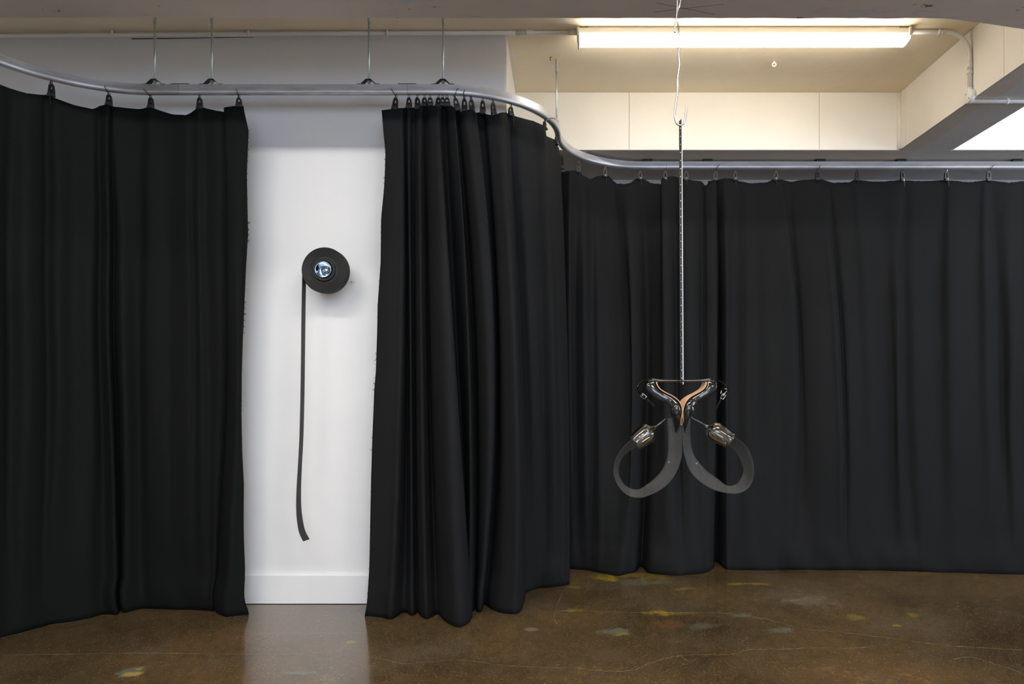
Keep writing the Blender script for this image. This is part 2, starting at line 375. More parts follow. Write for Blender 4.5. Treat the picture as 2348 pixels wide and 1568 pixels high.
# beams with slightly ragged lower arrises
def ragged(a, b, step=.03, amp=.0022, closed=False):
    a, b = Vector(a), Vector(b); n = max(2, int((b-a).length/step)); out = []
    nrm = Vector((-(b-a).y, (b-a).x)).normalized()
    for i in range(n):
        p = a+(b-a)*i/n
        out.append(p+nrm*amp*(noise.noise(Vector((p.x*9, p.y*9, 3)))*1.6+random.uniform(-.5, .5)))
    return out
def beam(name, plan, m, label):
    pts = []
    for (a, b, rag) in plan:
        pts += ragged(a, b) if rag else [Vector(a)]
    bm = bmesh.new(); prism(bm, [(p.x, p.y, ZB) for p in pts], (0, 0, ZC-ZB)); bmesh.ops.triangulate(bm, faces=[f for f in bm.faces if len(f.verts) > 4])
    recalc(bm)
    o = finish(name, bm, m); o['kind'] = 'structure'; o['label'] = label; return o
front_beam = beam('ceiling_beam', [((XL, 2.15), (XR, 2.15), 0), ((XR, 2.15), (XR, 2.52), 0), ((XR, 2.52), (2.177, 2.52), 0), ((2.177, 2.62), (1.9, 2.62), 0),
      ((1.90, 2.575), (1.66, 2.512), 1), ((1.66, 2.512), (1.44, 2.462), 1), ((1.44, 2.462), (1.35, 2.451), 1), ((1.35, 2.451), (-2.2, 2.446), 1), ((-2.2, 2.446), (XL, 2.446), 0)],
      M['soffit'], 'grey-brown concrete beam running across the top of the view')
right_beam = beam('ceiling_beam', [((1.896, 2.62), (2.177, 2.62), 0), ((2.177, 2.62), (2.177, 3.8185), 1), ((2.177, 3.8185), (1.896, 3.8185), 0), ((1.896, 3.8185), (1.896, 2.62), 1)],
      M['soffit'], 'beam running away from the viewer at right, its underside half brown and half grey')
back_beam = beam('ceiling_beam', [((-.265, 3.819), (1.896, 3.819), 1), ((1.896, 3.819), (2.177, 3.819), 0), ((2.177, 3.819), (4.4, 3.819), 1), ((4.4, 3.819), (XR, 3.819), 0), ((XR, YB), (-.265, YB), 0), ((-.265, YB), (-.265, 3.82), 0)],
      M['soffit'], 'far beam above the back curtain rail')
beam('ceiling_beam', [((1.896, -.3), 0, 0), ((2.177, -.3), 0, 0), ((2.177, 2.15), 0, 0), ((1.896, 2.15), 0, 0)], M['soffit'], 'beam passing overhead at the right of the viewer')
beam('ceiling_beam', [((XL, -.6), 0, 0), ((XR, -.6), 0, 0), ((XR, -.3), 0, 0), ((XL, -.3), 0, 0)], M['soffit'], 'beam running across behind the viewer')
# painted faces of the bays, one board per shuttering panel
def panel(parent, lo_, hi_, m):
    bm = bmesh.new(); box(bm, lo_, hi_); return finish('panel', bm, m, parent)
g = .0012
xs = [-.265, (1442-X0)*3.819/F, (1877-X0)*3.819/F, 1.884]
for a, b in zip(xs, xs[1:]): panel(back_beam, (a+g, 3.811, ZB+.001), (b-g, 3.8185, ZC-.001), M['cream'])
ys = [2.585, 1.888*F/(2302-X0), 1.888*F/(2077-X0), 3.80]
for a, b in zip(ys, ys[1:]): panel(right_beam, (1.888, a+g, ZB+.001), (1.8955, b-g, ZC-.001), M['cream'])
panel(back_beam, (2.186, 3.811, ZB+.001), (4.4, 3.8185, ZC-.001), M['white_gloss'])
panel(right_beam, (2.1775, 2.62, ZB+.001), (2.185, 3.81, ZC-.001), M['white_gloss'])
bm = bmesh.new()                                             # plaster cove in the bay's far corner
tube(bm, [(1.882, 3.808, ZB+.004), (1.882, 3.808, ZC-.004)], .012, 8); finish('corner_fillet', bm, M['cream'], right_beam, True)
bm = bmesh.new(); box(bm, (-.2655, YW+.002, ZB-.03), (-.258, 3.81, ZC-.001)); o = finish('trim_1', bm, M['cream']); o['kind'] = 'structure'
bm = bmesh.new(); box(bm, (2.187, 2.6, ZC-.008), (4.4, 3.81, ZC-.001)); o = finish('trim_2', bm, M['white_gloss']); o['kind'] = 'structure'; o['label'] = 'white board lining the top of the right-hand bay'
# skirting
bm = bmesh.new(); prism(bm, [(XL, 3.170, .003), (XL, 3.170, .132), (XL, 3.176, .140), (XL, YW+.001, .140), (XL, YW+.001, .003)], (-.27-XL, 0, 0)); recalc(bm)
o = finish('baseboard_center', bm, M['base']); o['kind'] = 'structure'; o['label'] = 'white skirting board along the foot of the white wall'
bm = bmesh.new(); box(bm, (-.265, YB-.015, 0), (XR, YB, .14)); o = finish('baseboard_back', bm, M['base']); o['kind'] = 'structure'
# dark crack under the pipe
bm = bmesh.new(); A, B = P(302, 89, YW-.001), P(580, 85.5, YW-.001)
prism(bm, [A+Vector((0, 0, .002)), A-Vector((0, 0, .002)), B-Vector((0, 0, .0005)), B+Vector((0, 0, .001))], (0, .0008, 0)); recalc(bm)
o = finish('trim_3', bm, M['dark']); o['kind'] = 'structure'; o['label'] = 'thin dark crack in the wall below the conduit'
# filler patches, pencil cross on soffit, small marks
def flat(parent, name, pts, z, m, th=.0006, label=None):
    bm = bmesh.new(); prism(bm, [(p[0], p[1], z) for p in pts], (0, 0, -th)); recalc(bm)
    o = finish(name, bm, m, parent)
    if label: o['label'] = label
    return o
def onceil(x, y, z=ZC):
    D = (z-CH)*F/(Y0-y); return ((x-X0)*D/F, D)
for tri in ([(1174,115),(1182,132),(1168,132)], [(1176,152),(1181,160),(1173,161)], [(1180,172),(1185,178),(1186,192),(1180,196),(1177,182)], [(1184,199),(1187,208),(1179,208)]):
    flat(ceiling, 'filler_patch', [onceil(*p) for p in tri], ZC, M['patch'], label='white filler patch')
def stroke(parent, name, pxs, z, wid, m, lab=None):
    a, b = [Vector(onceil(*p, z)) for p in pxs]; n = Vector((-(b-a).y, (b-a).x)).normalized()*wid/2
    return flat(parent, name, [a+n, b+n, b-n, a-n], z, m, .0004, lab)
stroke(front_beam, 'pencil_mark', [(1505, 6), (1638, 33)], ZB, .0014, M['pencil'], 'dark pencil stroke, one arm of a cross')
stroke(front_beam, 'pencil_mark', [(1497, 28), (1660, 9)], ZB, .0014, M['pencil'], 'dark pencil stroke, one arm of a cross')
# hairline cracks in the floor
def crack(pts, wd=.0022, m=None):
    sm = smoothpts([FL(*p, .0005) for p in pts], 10)
    bm = bmesh.new(); prev = None
    for i, p in enumerate(sm):
        d = (sm[min(i+1, len(sm)-1)]-sm[max(i-1, 0)]).normalized(); n = Vector((-d.y, d.x, 0))
        j = n*random.uniform(-.004, .004)*(i % 2); ww = wd*random.uniform(.35, 1.1)/2
        cur = (bm.verts.new(p+j+n*ww), bm.verts.new(p+j-n*ww))
        if prev: bm.faces.new((prev[0], cur[0], cur[1], prev[1]))
        prev = cur
    return finish('crack', bm, m or M['crack'], floor)
M['crack'] = noisy(mat('crack_dust', (.3, .22, .14), .7), (.14, .095, .05), (.36, .28, .19), 30)[0]
z5 = lambda L: [(1290+x/2.219, 1180+y/2.219) for x, y in L]
z8 = lambda L: [(480+x/2.795, 1180+y/2.795) for x, y in L]
crack(z5([(140,493),(400,498),(800,500),(900,510),(1000,525),(1110,550),(1200,578),(1400,597),(1600,620),(1750,640),(1920,663),(2100,675),(2348,690),(2500,700)]))
crack(z5([(60,778),(150,790),(280,797),(380,785),(420,765),(520,732),(620,715),(850,710),(950,688),(1100,684),(1280,678),(1450,680),(1580,670)]))
crack([(-60,1503),(0,1502),(158,1499.5),(317,1497),(528,1500),(640,1501),(730,1504),(838,1506),(891,1514),(927,1522),(981,1518),(1060,1513),(1124,1522),(1195,1528),(1300,1531)], .0018)
crack(z5([(1960,748),(2070,725),(2250,775),(2348,810),(2420,840)]), .0016)
crack(z5([(560,760),(600,715),(640,745),(690,730)]), .001); crack(z5([(870,665),(910,650),(945,625)]), .0008)
crack(z8([(2180,690),(2210,670),(2230,700),(2210,640),(2260,500)]), .001); crack(z5([(520,800),(590,770),(650,758)]), .0008)
crack(z5([(570,700),(620,735),(665,755)]), .0008); crack(z5([(300,690),(340,660)]), .0008)

# ------------------------------------------------------------------ conduit and battens
def batten(x0, x1, yc, emit, label, group=None):
    t = empty('batten_light', ((x0+x1)/2, yc, ZC)); tag(t, label, 'ceiling light', group)
    L = (x1-x0)/2
    bm = bmesh.new(); box(bm, (-L+.004, -.027, -.041), (L-.004, .027, -.008), .003); box(bm, (-L+.05, -.02, -.009), (L-.05, .02, 0)); finish('housing', bm, M['batten'], t)
    bm = bmesh.new()                           # opal diffuser: U section
    prof = [(-.0275, -.0412), (-.031, -.0425), (-.031, -.056), (-.027, -.069), (-.016, -.077), (0, -.079), (.016, -.077), (.027, -.069), (.031, -.056), (.031, -.0425), (.0275, -.0412)]
    a = [bm.verts.new((-L+.013, y, z)) for y, z in prof]; b = [bm.verts.new((L-.004-.012*max(0, (-.058-z)/.021), y, z)) for y, z in prof]
    for i in range(len(prof)): j = (i+1) % len(prof); bm.faces.new((a[i], a[j], b[j], b[i]))
    bm.faces.new(a[::-1]); bm.faces.new(b); recalc(bm); finish('diffuser', bm, emit, t, False)
    for s in (-1, 1):
        bm = bmesh.new(); box(bm, (min(s*L, s*(L-.010)), -.034, -.047), (max(s*L, s*(L-.010)), .034, -.006), .002)
        if s < 0: box(bm, (-L+.004, -.034, -.080), (-L+.0125, .034, -.040), .003)
        finish('end_cap', bm, M['batten'], t)
    return t
batten(.070, 1.591, 3.136, M['tube_vis'], 'lit white fluorescent batten on the ceiling bay at upper right')
GN = 'battens in the bay above the viewer'
batten(-1.95, -.45, .90, M['tube_near'], 'lit batten above the viewer, to the left', GN)
batten(-.10, 1.40, .90, M['tube_near'], 'lit batten above the viewer, to the right', GN)
for q_, xx in enumerate((-2.6, -.2, 2.6)): batten(xx, xx+1.5, -1.9, M['tube_near'], ['added fill batten behind the viewer, leftmost of three', 'added fill batten behind the viewer, middle of three', 'added fill batten behind the viewer, rightmost of three'][q_], GN)  # extra unseen row, added to raise the bounce light
batten(2.45, 3.95, 3.05, M['tube_right'], 'lit batten in the right-hand ceiling bay beyond the beam')

cz = 2.645; cy = 3.150; rp = .0095
pipe = empty('conduit_pipe', (-1.5, cy, 2.64)); tag(pipe, 'white round conduit running along the top of the white wall to the batten', 'pipe')
def pc(bm, name, par, m=M['plastic'], smooth=True): return child(finish(name, bm, m, None, smooth), par)
bm = bmesh.new(); tube(bm, [(XL, cy, 2.622), P(0, 82, cy), P(700, 77, cy), P(1323, 74.5, cy)], rp, 14); pc(bm, 'tube', pipe)
def coupler(par, a, b, r): bm = bmesh.new(); tube(bm, [a, b], r, 14); pc(bm, 'coupler', par)
coupler(pipe, P(1184, 75, cy), P(1222, 74.8, cy), rp*1.22); coupler(pipe, P(1305, 74.5, cy), P(1323, 74.5, cy), rp*1.22)
def saddle(par, p, ax='x'):
    bm = bmesh.new(); d = Vector((.006, 0, 0)) if ax == 'x' else Vector((0, 0, .006))
    tube(bm, [p-d, p+d], rp*1.28, 14)
    if ax == 'x': box(bm, (p.x-.006, p.y-.004, p.z), (p.x+.006, p.y+.004, ZC-.0005)); bmesh.ops.create_uvsphere(bm, u_segments=8, v_segments=6, radius=.005, matrix=Matrix.Translation(p+Vector((0, -.006, rp*1.1))))
    else: box(bm, (p.x, p.y-.004, p.z-.006), (p.x+.012, p.y+.004, p.z+.006)); bmesh.ops.create_uvsphere(bm, u_segments=8, v_segments=6, radius=.005, matrix=Matrix.Translation(p+Vector((rp*1.0, -.008, 0))))
    pc(bm, 'saddle_clip', par)
for x in (259, 571, 888, 1208): saddle(pipe, P(x, 79-(x/300), cy))
pipe2 = empty('conduit_pipe', (1.75, 3.14, 2.63)); tag(pipe2, 'white conduit bending from the batten down the beam side to a round junction box', 'pipe')
D2 = 3.14; xd = 1.8865-.0095
zt = 2.641
pts = [(1.591, D2, zt), (1.70, D2, zt), (1.765, D2, zt)]
R = .105; c = Vector((xd-R, D2, zt-R))
for k in range(1, 11): a = math.pi/2*(1-k/10); pts.append(c+Vector((math.cos(a)*R, 0, math.sin(a)*R)))
pts.append((xd, D2, 1.007+(Y0-207)*D2/F))
bm = bmesh.new(); tube(bm, pts, rp, 14); pc(bm, 'tube', pipe2)
coupler(pipe2, (1.591, D2, zt), (1.612, D2, zt), rp*1.2); coupler(pipe2, (1.735, D2, zt), (1.765, D2, zt), rp*1.2)
coupler(pipe2, (xd, D2, 2.505), (xd, D2, 2.47), rp*1.2); coupler(pipe2, (xd, D2, 2.385), (xd, D2, 2.365), rp*1.2)
saddle(pipe2, Vector((1.735, D2, zt))); saddle(pipe2, Vector((xd, D2, 2.455)), 'z')
bz = CH+(Y0-221)*D2/F
bm = bmesh.new(); lathe(bm, [(0, 0), (0, .030), (.002, .032), (.020, .032), (.020, .0)], (1.866, D2, bz), (1, 0, 0), 28); recalc(bm); jb = pc(bm, 'junction_box', pipe2)
for s in (-1, 1):
    bm = bmesh.new(); bmesh.ops.create_uvsphere(bm, u_segments=8, v_segments=6, radius=.003, matrix=Matrix.Translation((1.8655, D2+s*.012, bz+s*.013)))
    o = finish('screw', bm, M['brass'], None, True); o.parent = pipe2; o.location = -pipe2.location
bm = bmesh.new(); tube(bm, [(1.888, D2, ZB-.0105), (2.177, D2, ZB-.0105), (2.9, D2, ZB-.0105)], rp, 14); pc(bm, 'tube', pipe2)
saddle(pipe2, Vector(((2309-X0)*D2/F, D2, ZB-.0105)))
# eye hook and anchor in ceiling
ex, ey = onceil(1775, 140)
t = empty('eye_hook', (ex, ey, ZC)); tag(t, 'small white eye hook screwed into the ceiling bay', 'hook')
bm = bmesh.new(); tube(bm, [(0, 0, 0), (0, 0, -.010)], .003, 8); finish('shank', bm, M['plastic'], t, True)
bm = bmesh.new(); tube(bm, [(.009*math.sin(a), 0, -.018+.009*math.cos(a)) for a in [2*math.pi*k/20 for k in range(21)]], .0034, 8, False); finish('eye', bm, M['plastic'], t, True)
ax_, ay_ = onceil(1263, 131)
bm = bmesh.new(); tube(bm, [(0, 0, 0), (0, 0, -.014)], .006, 10); tube(bm, [(0, 0, -.014), (.001, 0, -.02)], .004, 10)
o = finish('anchor_bolt', bm, M['brass'], None, True, (ax_, ay_, ZC)); tag(o, 'small brass anchor bolt in the ceiling beside the rightmost rod', 'bolt')

# ------------------------------------------------------------------ curtain rail
ZR = CH+1.31; RH = .040; RW = .014; RR = .503
rail = empty('curtain_rail', (-.9, 2.963, ZR)); tag(rail, 'bent aluminium curtain track hung on rods, snaking from left to right', 'curtain rail')
path = []
cx, cyy = -1.77, 2.963-RR
for k in range(0, 8): path.append((cx-RR, cyy-1.2+k*.171))
for k in range(0, 25): a = math.pi-(math.pi/2)*k/24; path.append((cx+RR*math.cos(a), cyy+RR*math.sin(a)))
for x in [-1.656, -1.4, -1.1, -.8, -.668, -.6]: path.append((x, 2.963))
c1 = (-.523, 2.963+RR)
for k in range(0, 25): a = -math.pi/2+(math.pi/2)*k/24; path.append((c1[0]+RR*math.cos(a), c1[1]+RR*math.sin(a)))
c2 = (c1[0]+2*RR, c1[1]+.004)
for k in range(0, 25): a = math.pi-(math.pi/2)*k/24; path.append((c2[0]+RR*math.cos(a), c2[1]+RR*math.sin(a)))
YBK = c2[1]+RR
for x in [.609, .9, 1.3, 1.8, 2.4, 3.0, 3.6, 4.3, 5.0]: path.append((x, YBK))
path = [Vector(p) for p in path]
prof = [(-RW, 0), (RW, 0), (RW, -.022), (RW+.001, -.030), (RW-.002, -.037), (RW-.006, -RH), (.004, -RH), (.004, -RH+.004), (-.004, -RH+.004), (-.004, -RH), (-RW+.006, -RH), (-RW+.002, -.037), (-RW-.001, -.030), (-RW, -.022)]
def railseg(i0, i1, m):
    bm = bmesh.new(); rings = []
    for i in range(i0, i1+1):
        p = path[i]; d = (path[min(i+1, len(path)-1)]-path[max(i-1, 0)]).normalized(); n = Vector((-d.y, d.x))
        sh = .0006*(1 if i == i0 else (-1 if i == i1 else 0)); q = p+d*sh
        rings.append([bm.verts.new((q.x+n.x*u, q.y+n.y*u, ZR+v_)) for u, v_ in prof])
    for A, B in zip(rings, rings[1:]):
        for k in range(len(prof)): bm.faces.new((A[k], A[(k+1) % len(prof)], B[(k+1) % len(prof)], B[k]))
    bm.faces.new(rings[0]); bm.faces.new(rings[-1]); recalc(bm)
    o = finish('track_section', bm, m, None, True); o.data.set_sharp_from_angle(angle=math.radians(50)); child(o, rail)
b1 = 8+25; b2 = b1+4; b3 = b2+2+50
railseg(0, b1, M['alu_old']); railseg(b1, b2, M['alu']); railseg(b2, b3, M['alu']); railseg(b3, len(path)-1, M['alu'])
# hangers
def hanger(x, y, ang=0.0):
    bm = bmesh.new()
    pr = [(-.050, 0), (-.034, 0), (-.011, .021), (.011, .021), (.034, 0), (.050, 0)]
    pts = [(p, q) for p, q in pr]+[(p*.97, q+.0028) for p, q in pr[::-1]]
    prism(bm, [(p, -.012, q) for p, q in pts], (0, .024, 0)); recalc(bm)
    R_ = Matrix.Rotation(ang, 4, 'Z')
    for v in bm.verts: v.co = R_ @ v.co+Vector((x, y, ZR+.0005))
    o = child(finish('hanger_bracket', bm, M['steel_dark']), rail)
    bm = bmesh.new(); tube(bm, [(x, y, ZR+.002), (x, y, ZC)], .0042, 10); child(finish('threaded_rod', bm, M['zinc'], None, True), rail)
    for z0, z1, r0 in ((.024, .031, .0075), (.012, .019, .0075), (ZC-ZR-.062, ZC-ZR-.002, .0068)):
        bm = bmesh.new(); tube(bm, [(x, y, ZR+z0), (x, y, ZR+z1)], r0, 6); child(finish('nut', bm, M['zinc']), rail)
for px in (355, 486, 846, 1016): hanger((px-X0)*2.963/F, 2.963)
hanger(-.026, 3.43, math.pi/2)
def plate(x0, x1, y, z=ZR, m=M['steel_dark']):
    bm = bmesh.new(); box(bm, (x0, y-.015, z), (x1, y+.015, z+.003), .001); child(finish('joining_plate', bm, m), rail)
plate((395-X0)*2.963/F, (437-X0)*2.963/F, 2.963); plate((914-X0)*2.963/F, (956-X0)*2.963/F, 2.963); plate(.57, .66, YBK)
for px in (1485, 1622, 1880, 2065, 2330): 
    x = (px-X0)*YBK/F; bm = bmesh.new(); box(bm, (x-.028, YBK-.018, ZR), (x+.028, YBK+.018, ZR+.0145), .004); child(finish('ceiling_bracket', bm, M['steel_dark']), rail)
bm = bmesh.new(); box(bm, (.107, 3.815, ZR), (.147, 3.845, ZR+.014), .003); child(finish('ceiling_bracket', bm, M['steel_dark']), rail)

# ------------------------------------------------------------------ curtains
def rail_at(x, part):                       # distance of the track seen at photo column x
    best = None
    rng = {'L': range(0, 39), 'M': range(30, 66), 'B': range(60, len(path))}[part]
    for i in rng:
        if i+1 >= len(path): break
        a, b = path[i], path[i+1]; pa, pb = X0+a.x*F/a.y if a.y > .1 else -1e9, X0+b.x*F/b.y if b.y > .1 else -1e9
        if (pa-x)*(pb-x) <= 0 and pa != pb:
            t = (x-pa)/(pb-pa); return (a+(b-a)*t).y
    return path[rng[-1]].y if part != 'B' else YBK
def curtain(name, cols, label, group=None, edge_fn=None, sub=7, rows=84, wob=.010, seed=0, zm=1.03, topjit=0, m='cloth', amp=1.0):
    """cols: (x top, y top, x middle, x hem, y hem, fold depth, distance at top)"""
    W = []
    for (xt, yt, xm, xb, yb, a, Dt) in cols:
        T = P(xt, yt, Dt-a*.45); Bt = FL(xb, yb)
        Dm = (Dt*.52+Bt.y*.48)-a*amp; Mi = P(xm, 860, Dm)
        W.append((T, Mi, Bt))
    n = len(W); nu = (n-1)*sub+1
    # chord parametrisation kept even per column gap
    bm = bmesh.new(); grid = []
    for i in range(nu):
        s = i/sub
        T = cr([w_[0] for w_ in W], s); Mi = cr([w_[1] for w_ in W], s); Bt = cr([w_[2] for w_ in W], s)
        # top edge: straight interpolation in height keeps scallops crisp
        k = min(int(s), n-2); f = s-k; T.z = W[k][0].z*(1-f)+W[k+1][0].z*f if f < 1 else W[k+1][0].z
        if topjit: T.z += random.uniform(-topjit, topjit)
        col = []
        for j in range(rows+1):
            t = j/rows; zz = T.z*(1-t)+.0006*t
            tm = (T.z-zm)/(T.z-.004)
            # quadratic through three keys
            l0 = (t-tm)*(t-1)/(tm); l1 = t*(t-1)/(tm*(tm-1)); l2 = t*(t-tm)/(1-tm)
            p = Vector((T.x*l0+Mi.x*l1+Bt.x*l2, T.y*l0+Mi.y*l1+Bt.y*l2, zz))
            env = min(1, t*6)*min(1, (1-t)*7)
            q = Vector((p.x*5+seed*7.3, seed*3.1, zz*.75))
            q2 = Vector((p.x*2.2+zz*.8+seed, seed*5.1, zz*1.5))
            p.y -= (noise.noise(q)*wob*1.2+noise.noise(q2)*wob*1.3)*env
            # slouch in the last few centimetres where the cloth meets the floor
            if zz < .16:
                h = 1-zz/.16; p.y += noise.noise(Vector((p.x*9, seed, 1.7)))*.040*h*(1-h)*4*.6
                p.y -= .010*math.sin(h*math.pi)
            if edge_fn: p = edge_fn(p, s/(n-1), t)
            col.append(bm.verts.new(p))
        grid.append(col)
    for A, B in zip(grid, grid[1:]):
        for j in range(rows): bm.faces.new((A[j], A[j+1], B[j+1], B[j]))
    bmesh.ops.recalc_face_normals(bm, faces=bm.faces)
    edges = ([v.co.copy() for v in grid[0]], [v.co.copy() for v in grid[-1]])
    base = Vector((sum(w_[2].x for w_ in W)/n, sum(w_[2].y for w_ in W)/n, 0))
    o = finish(name, bm, M[m], None, True); rebase(o, base)
    sol = o.modifiers.new('thickness', 'SOLIDIFY'); sol.thickness = .0018; sol.offset = 0
    tag(o, label, 'curtain', group)
    return o, edges
def pxe(tbl, ycol=True):                    # piecewise-linear table lookup
    def f(y):
        if y <= tbl[0][0]: return tbl[0][1]
        for (a, b), (c_, d) in zip(tbl, tbl[1:]):
            if a <= y <= c_: return b+(d-b)*(y-a)/(c_-a)
        return tbl[-1][1]
    return f

# left front curtain
RL = lambda x: rail_at(x, 'L')
L = []
def addL(xt, yt, xm, xb, yb, a, D=None): L.append((xt, yt, xm, xb, yb, a, D if D else RL(xt)))
L.append((-330, 120, -330, -340, 1620, .0, 2.32)); L.append((-150, 150, -150, -160, 1525, .02, 2.47)); 
addL(-60, 178, -62, -70, 1488, .0, 2.60); addL(0, 194, 0, 0, 1463, .012)
for r in [(31,205,25,28,1456,-.008),(61,214,62,52,1450,.016),(90,217,92,80,1442,.004),(107,217,112,100,1437,-.020),(129,226,135,117,1432,.012),(171,241,170,160,1426,-.004),
          (211,250,208,204,1418,.012),(228,243,230,238,1409,-.014),(246,239,250,269,1409,.024),(257,242,263,276,1396,-.012),(263,245,282,286,1405,.012),(318,250,316,322,1396,-.010),
          (342,245,340,350,1396,.014),(358,250,372,384,1397,.004),(395,262,392,404,1398,-.012),(426,264,428,432,1398,.014),(440,257,444,452,1399,.0),(455,246,458,470,1400,.016),
          (468,247,476,482,1401,-.004),(496,254,500,488,1402,.006),(516,257,522,493,1400,-.022),(514,247,519,496,1404,.014),(530,244,538,516,1414,.018),(548,242,550,540,1412,.010),(556,243,553,563,1409,-.004)]:
    addL(*r)
eL = pxe([(242,556),(276,565),(300,570),(400,566),(500,568),(536,569),(615,564),(753,558),(865,550),(943,548),(1038,551),(1112,556.5),(1200,556),(1298,558),(1350,555),(1376,555),(1402,567),(1420,567)])
def edgeL(p, s, t):
    if s > .93:
        y = Y0-(p.z-CH)*F/p.y; k = (s-.93)/.07
        tx = (eL(y)-X0)*p.y/F
        base = (553-X0)*p.y/F
        p.x += (tx-p.x)*k*k if s > .999 else (tx-base)*k*k*.8
    return p
cL, edL = curtain('curtain', L, 'black wool curtain at the left edge, left of the white wall', edge_fn=edgeL, seed=1, wob=.012, m='cloth_left')

# centre curtain, gathered, following the bend
RM = lambda x: rail_at(x, 'M')
C = []
for r in [(875,253,868,840,1413,.0,2.955),(890,251,884,858,1414,.010,2.958),(908,249,905,880,1417,.016,2.96),(921,248,922,899,1420,.012,2.96),(930,246,934,926,1404,-.030,2.965),
          (936,244,942,945,1412,.018,2.96),(949,247,949,958,1404,-.022,2.966),(956,249,957,964,1412,.006,2.963),(962,246,967,977,1420,.022,2.962),(970,241,978,988,1416,-.004,2.963),(975,241,985,1004,1408,-.030,2.968),
          (985,241,996,1020,1424,.006,2.958),(994,242,1018,1047,1438,.030,2.955),(1000,244,1036,1070,1432,.045,2.955),(1004,246,1047,1083,1414,.050,2.957),(1009,240,1044,1080,1402,.0,2.965),(1018,238,1052,1082,1398,-.040,2.975),
          (1026,238,1064,1074,1400,-.010,2.966),(1036,243,1072,1072,1406,.014,2.965),(1043,250,1078,1079,1405,.022,2.965),(1038,252,1084,1086,1400,-.006,2.985),(1046,254,1090,1090,1392,-.042,2.985),
          (1057,256,1100,1092,1400,.0,2.968),(1066,254,1116,1097,1404,.030,2.966),(1082,250,1130,1104,1402,.040,2.985),(1092,262,1135,1107,1394,.030,2.985),(1088,258,1134,1112,1386,-.030,3.005),(1107,256,1143,1126,1396,-.042,3.005),
          (1116,262,1150,1145,1404,.0,3.0),(1130,265,1166,1165,1407,.026,3.005),(1139,262,1182,1183,1408,.040,3.01),(1150,258,1189,1196,1398,.040,3.02),(1160,258,1190,1203,1372,.020,3.04),(1166,260,1194,1206,1360,-.025,3.05),
          (1171,262,1206,1214,1356,-.016,3.06),(1186,268,1220,1226,1351,.010,3.085),(1205,273,1234,1240,1348,.002,3.11),(1222,277,1244,1252,1348,-.016,3.14),(1238,284,1262,1262,1347,.008,3.175),(1249,291,1272,1272,1346,.014,3.20),
          (1253,312,1282,1284,1344,.0,3.27),(1262,316,1290,1294,1343,.006,3.34),(1272,320,1297,1300,1341,.0,3.42),(1276,328,1301,1304,1340,.0,3.47),(1280,338,1303,1306,1336,.0,3.56),(1284,346,1302,1303,1326,.0,3.64)]:
    C.append(r)
eC = pxe([(252,875),(300,879),(350,884),(400,882.5),(440,880),(500,874),(600,873),(700,866),(760,865),(850,862),(900,858),(930,857),(1000,854),(1100,851),(1300,847),(1380,842),(1413,836),(1430,836)])
def edgeC(p, s, t):
    if s < .08:
        y = Y0-(p.z-CH)*F/p.y; k = 1-s/.08
        tx = (eC(y)-X0)*p.y/F
        if s < .001: p.x = tx
        else:
            base = ((875+(868-875)*t*2 if t < .5 else 868+(840-868)*(t-.5)*2)-X0)*p.y/F
            p.x += (tx-base)*k
    return p
cC, edC = curtain('curtain', C, 'gathered black curtain between white wall and bend of the track', edge_fn=edgeC, seed=2, wob=.006, sub=6, amp=1.45)

# back curtains
BL = []
for r in [(1284,396,1284,1300,1302,.0),(1290,394,1290,1308,1304,.012),(1305,393,1306,1316,1305,.0),(1321,391,1318,1330,1306,-.020),(1338,403,1342,1344,1307,.022),(1353,411,1358,1356,1309,-.006),(1368,404,1374,1372,1313,.010),
          (1382,402,1388,1384,1315,-.004),(1395,403,1402,1396,1317,-.020),(1405,413,1424,1408,1319,-.035),(1415,421,1446,1421,1320,-.012),(1432,422,1449,1434,1317,.024),(1446,419,1456,1446,1314,.030),(1459,409,1470,1458,1311,.006),
          (1473,408,1484,1470,1299,-.016),(1493,420,1498,1486,1313,-.020),(1515,422,1512,1510,1317,.0),(1517,410,1524,1535,1319,.026),(1530,405,1538,1552,1320,.014),(1547,404,1552,1566,1319,-.026),(1560,408,1562,1578,1318,.0),(1574,411,1580,1590,1317,.018),
          (1592,414,1596,1602,1316,.006),(1608,416,1608,1612,1315,-.020),(1615,424,1616,1619,1312,-.004),(1619,425,1626,1628,1309,.018),(1634,413,1641,1634,1304,.030),(1642,412,1645,1637,1298,.012)]:
    BL.append((*r, RB(r[0]) if False else max(3.86 if r[0] < 1300 else 0, rail_at(r[0], 'B'))))
cB1, edB1 = curtain('curtain', BL, 'black back curtain hanging behind the wire sculpture, nearer the bend', seed=3, wob=.016, topjit=.0012, amp=1.5)
BR = []
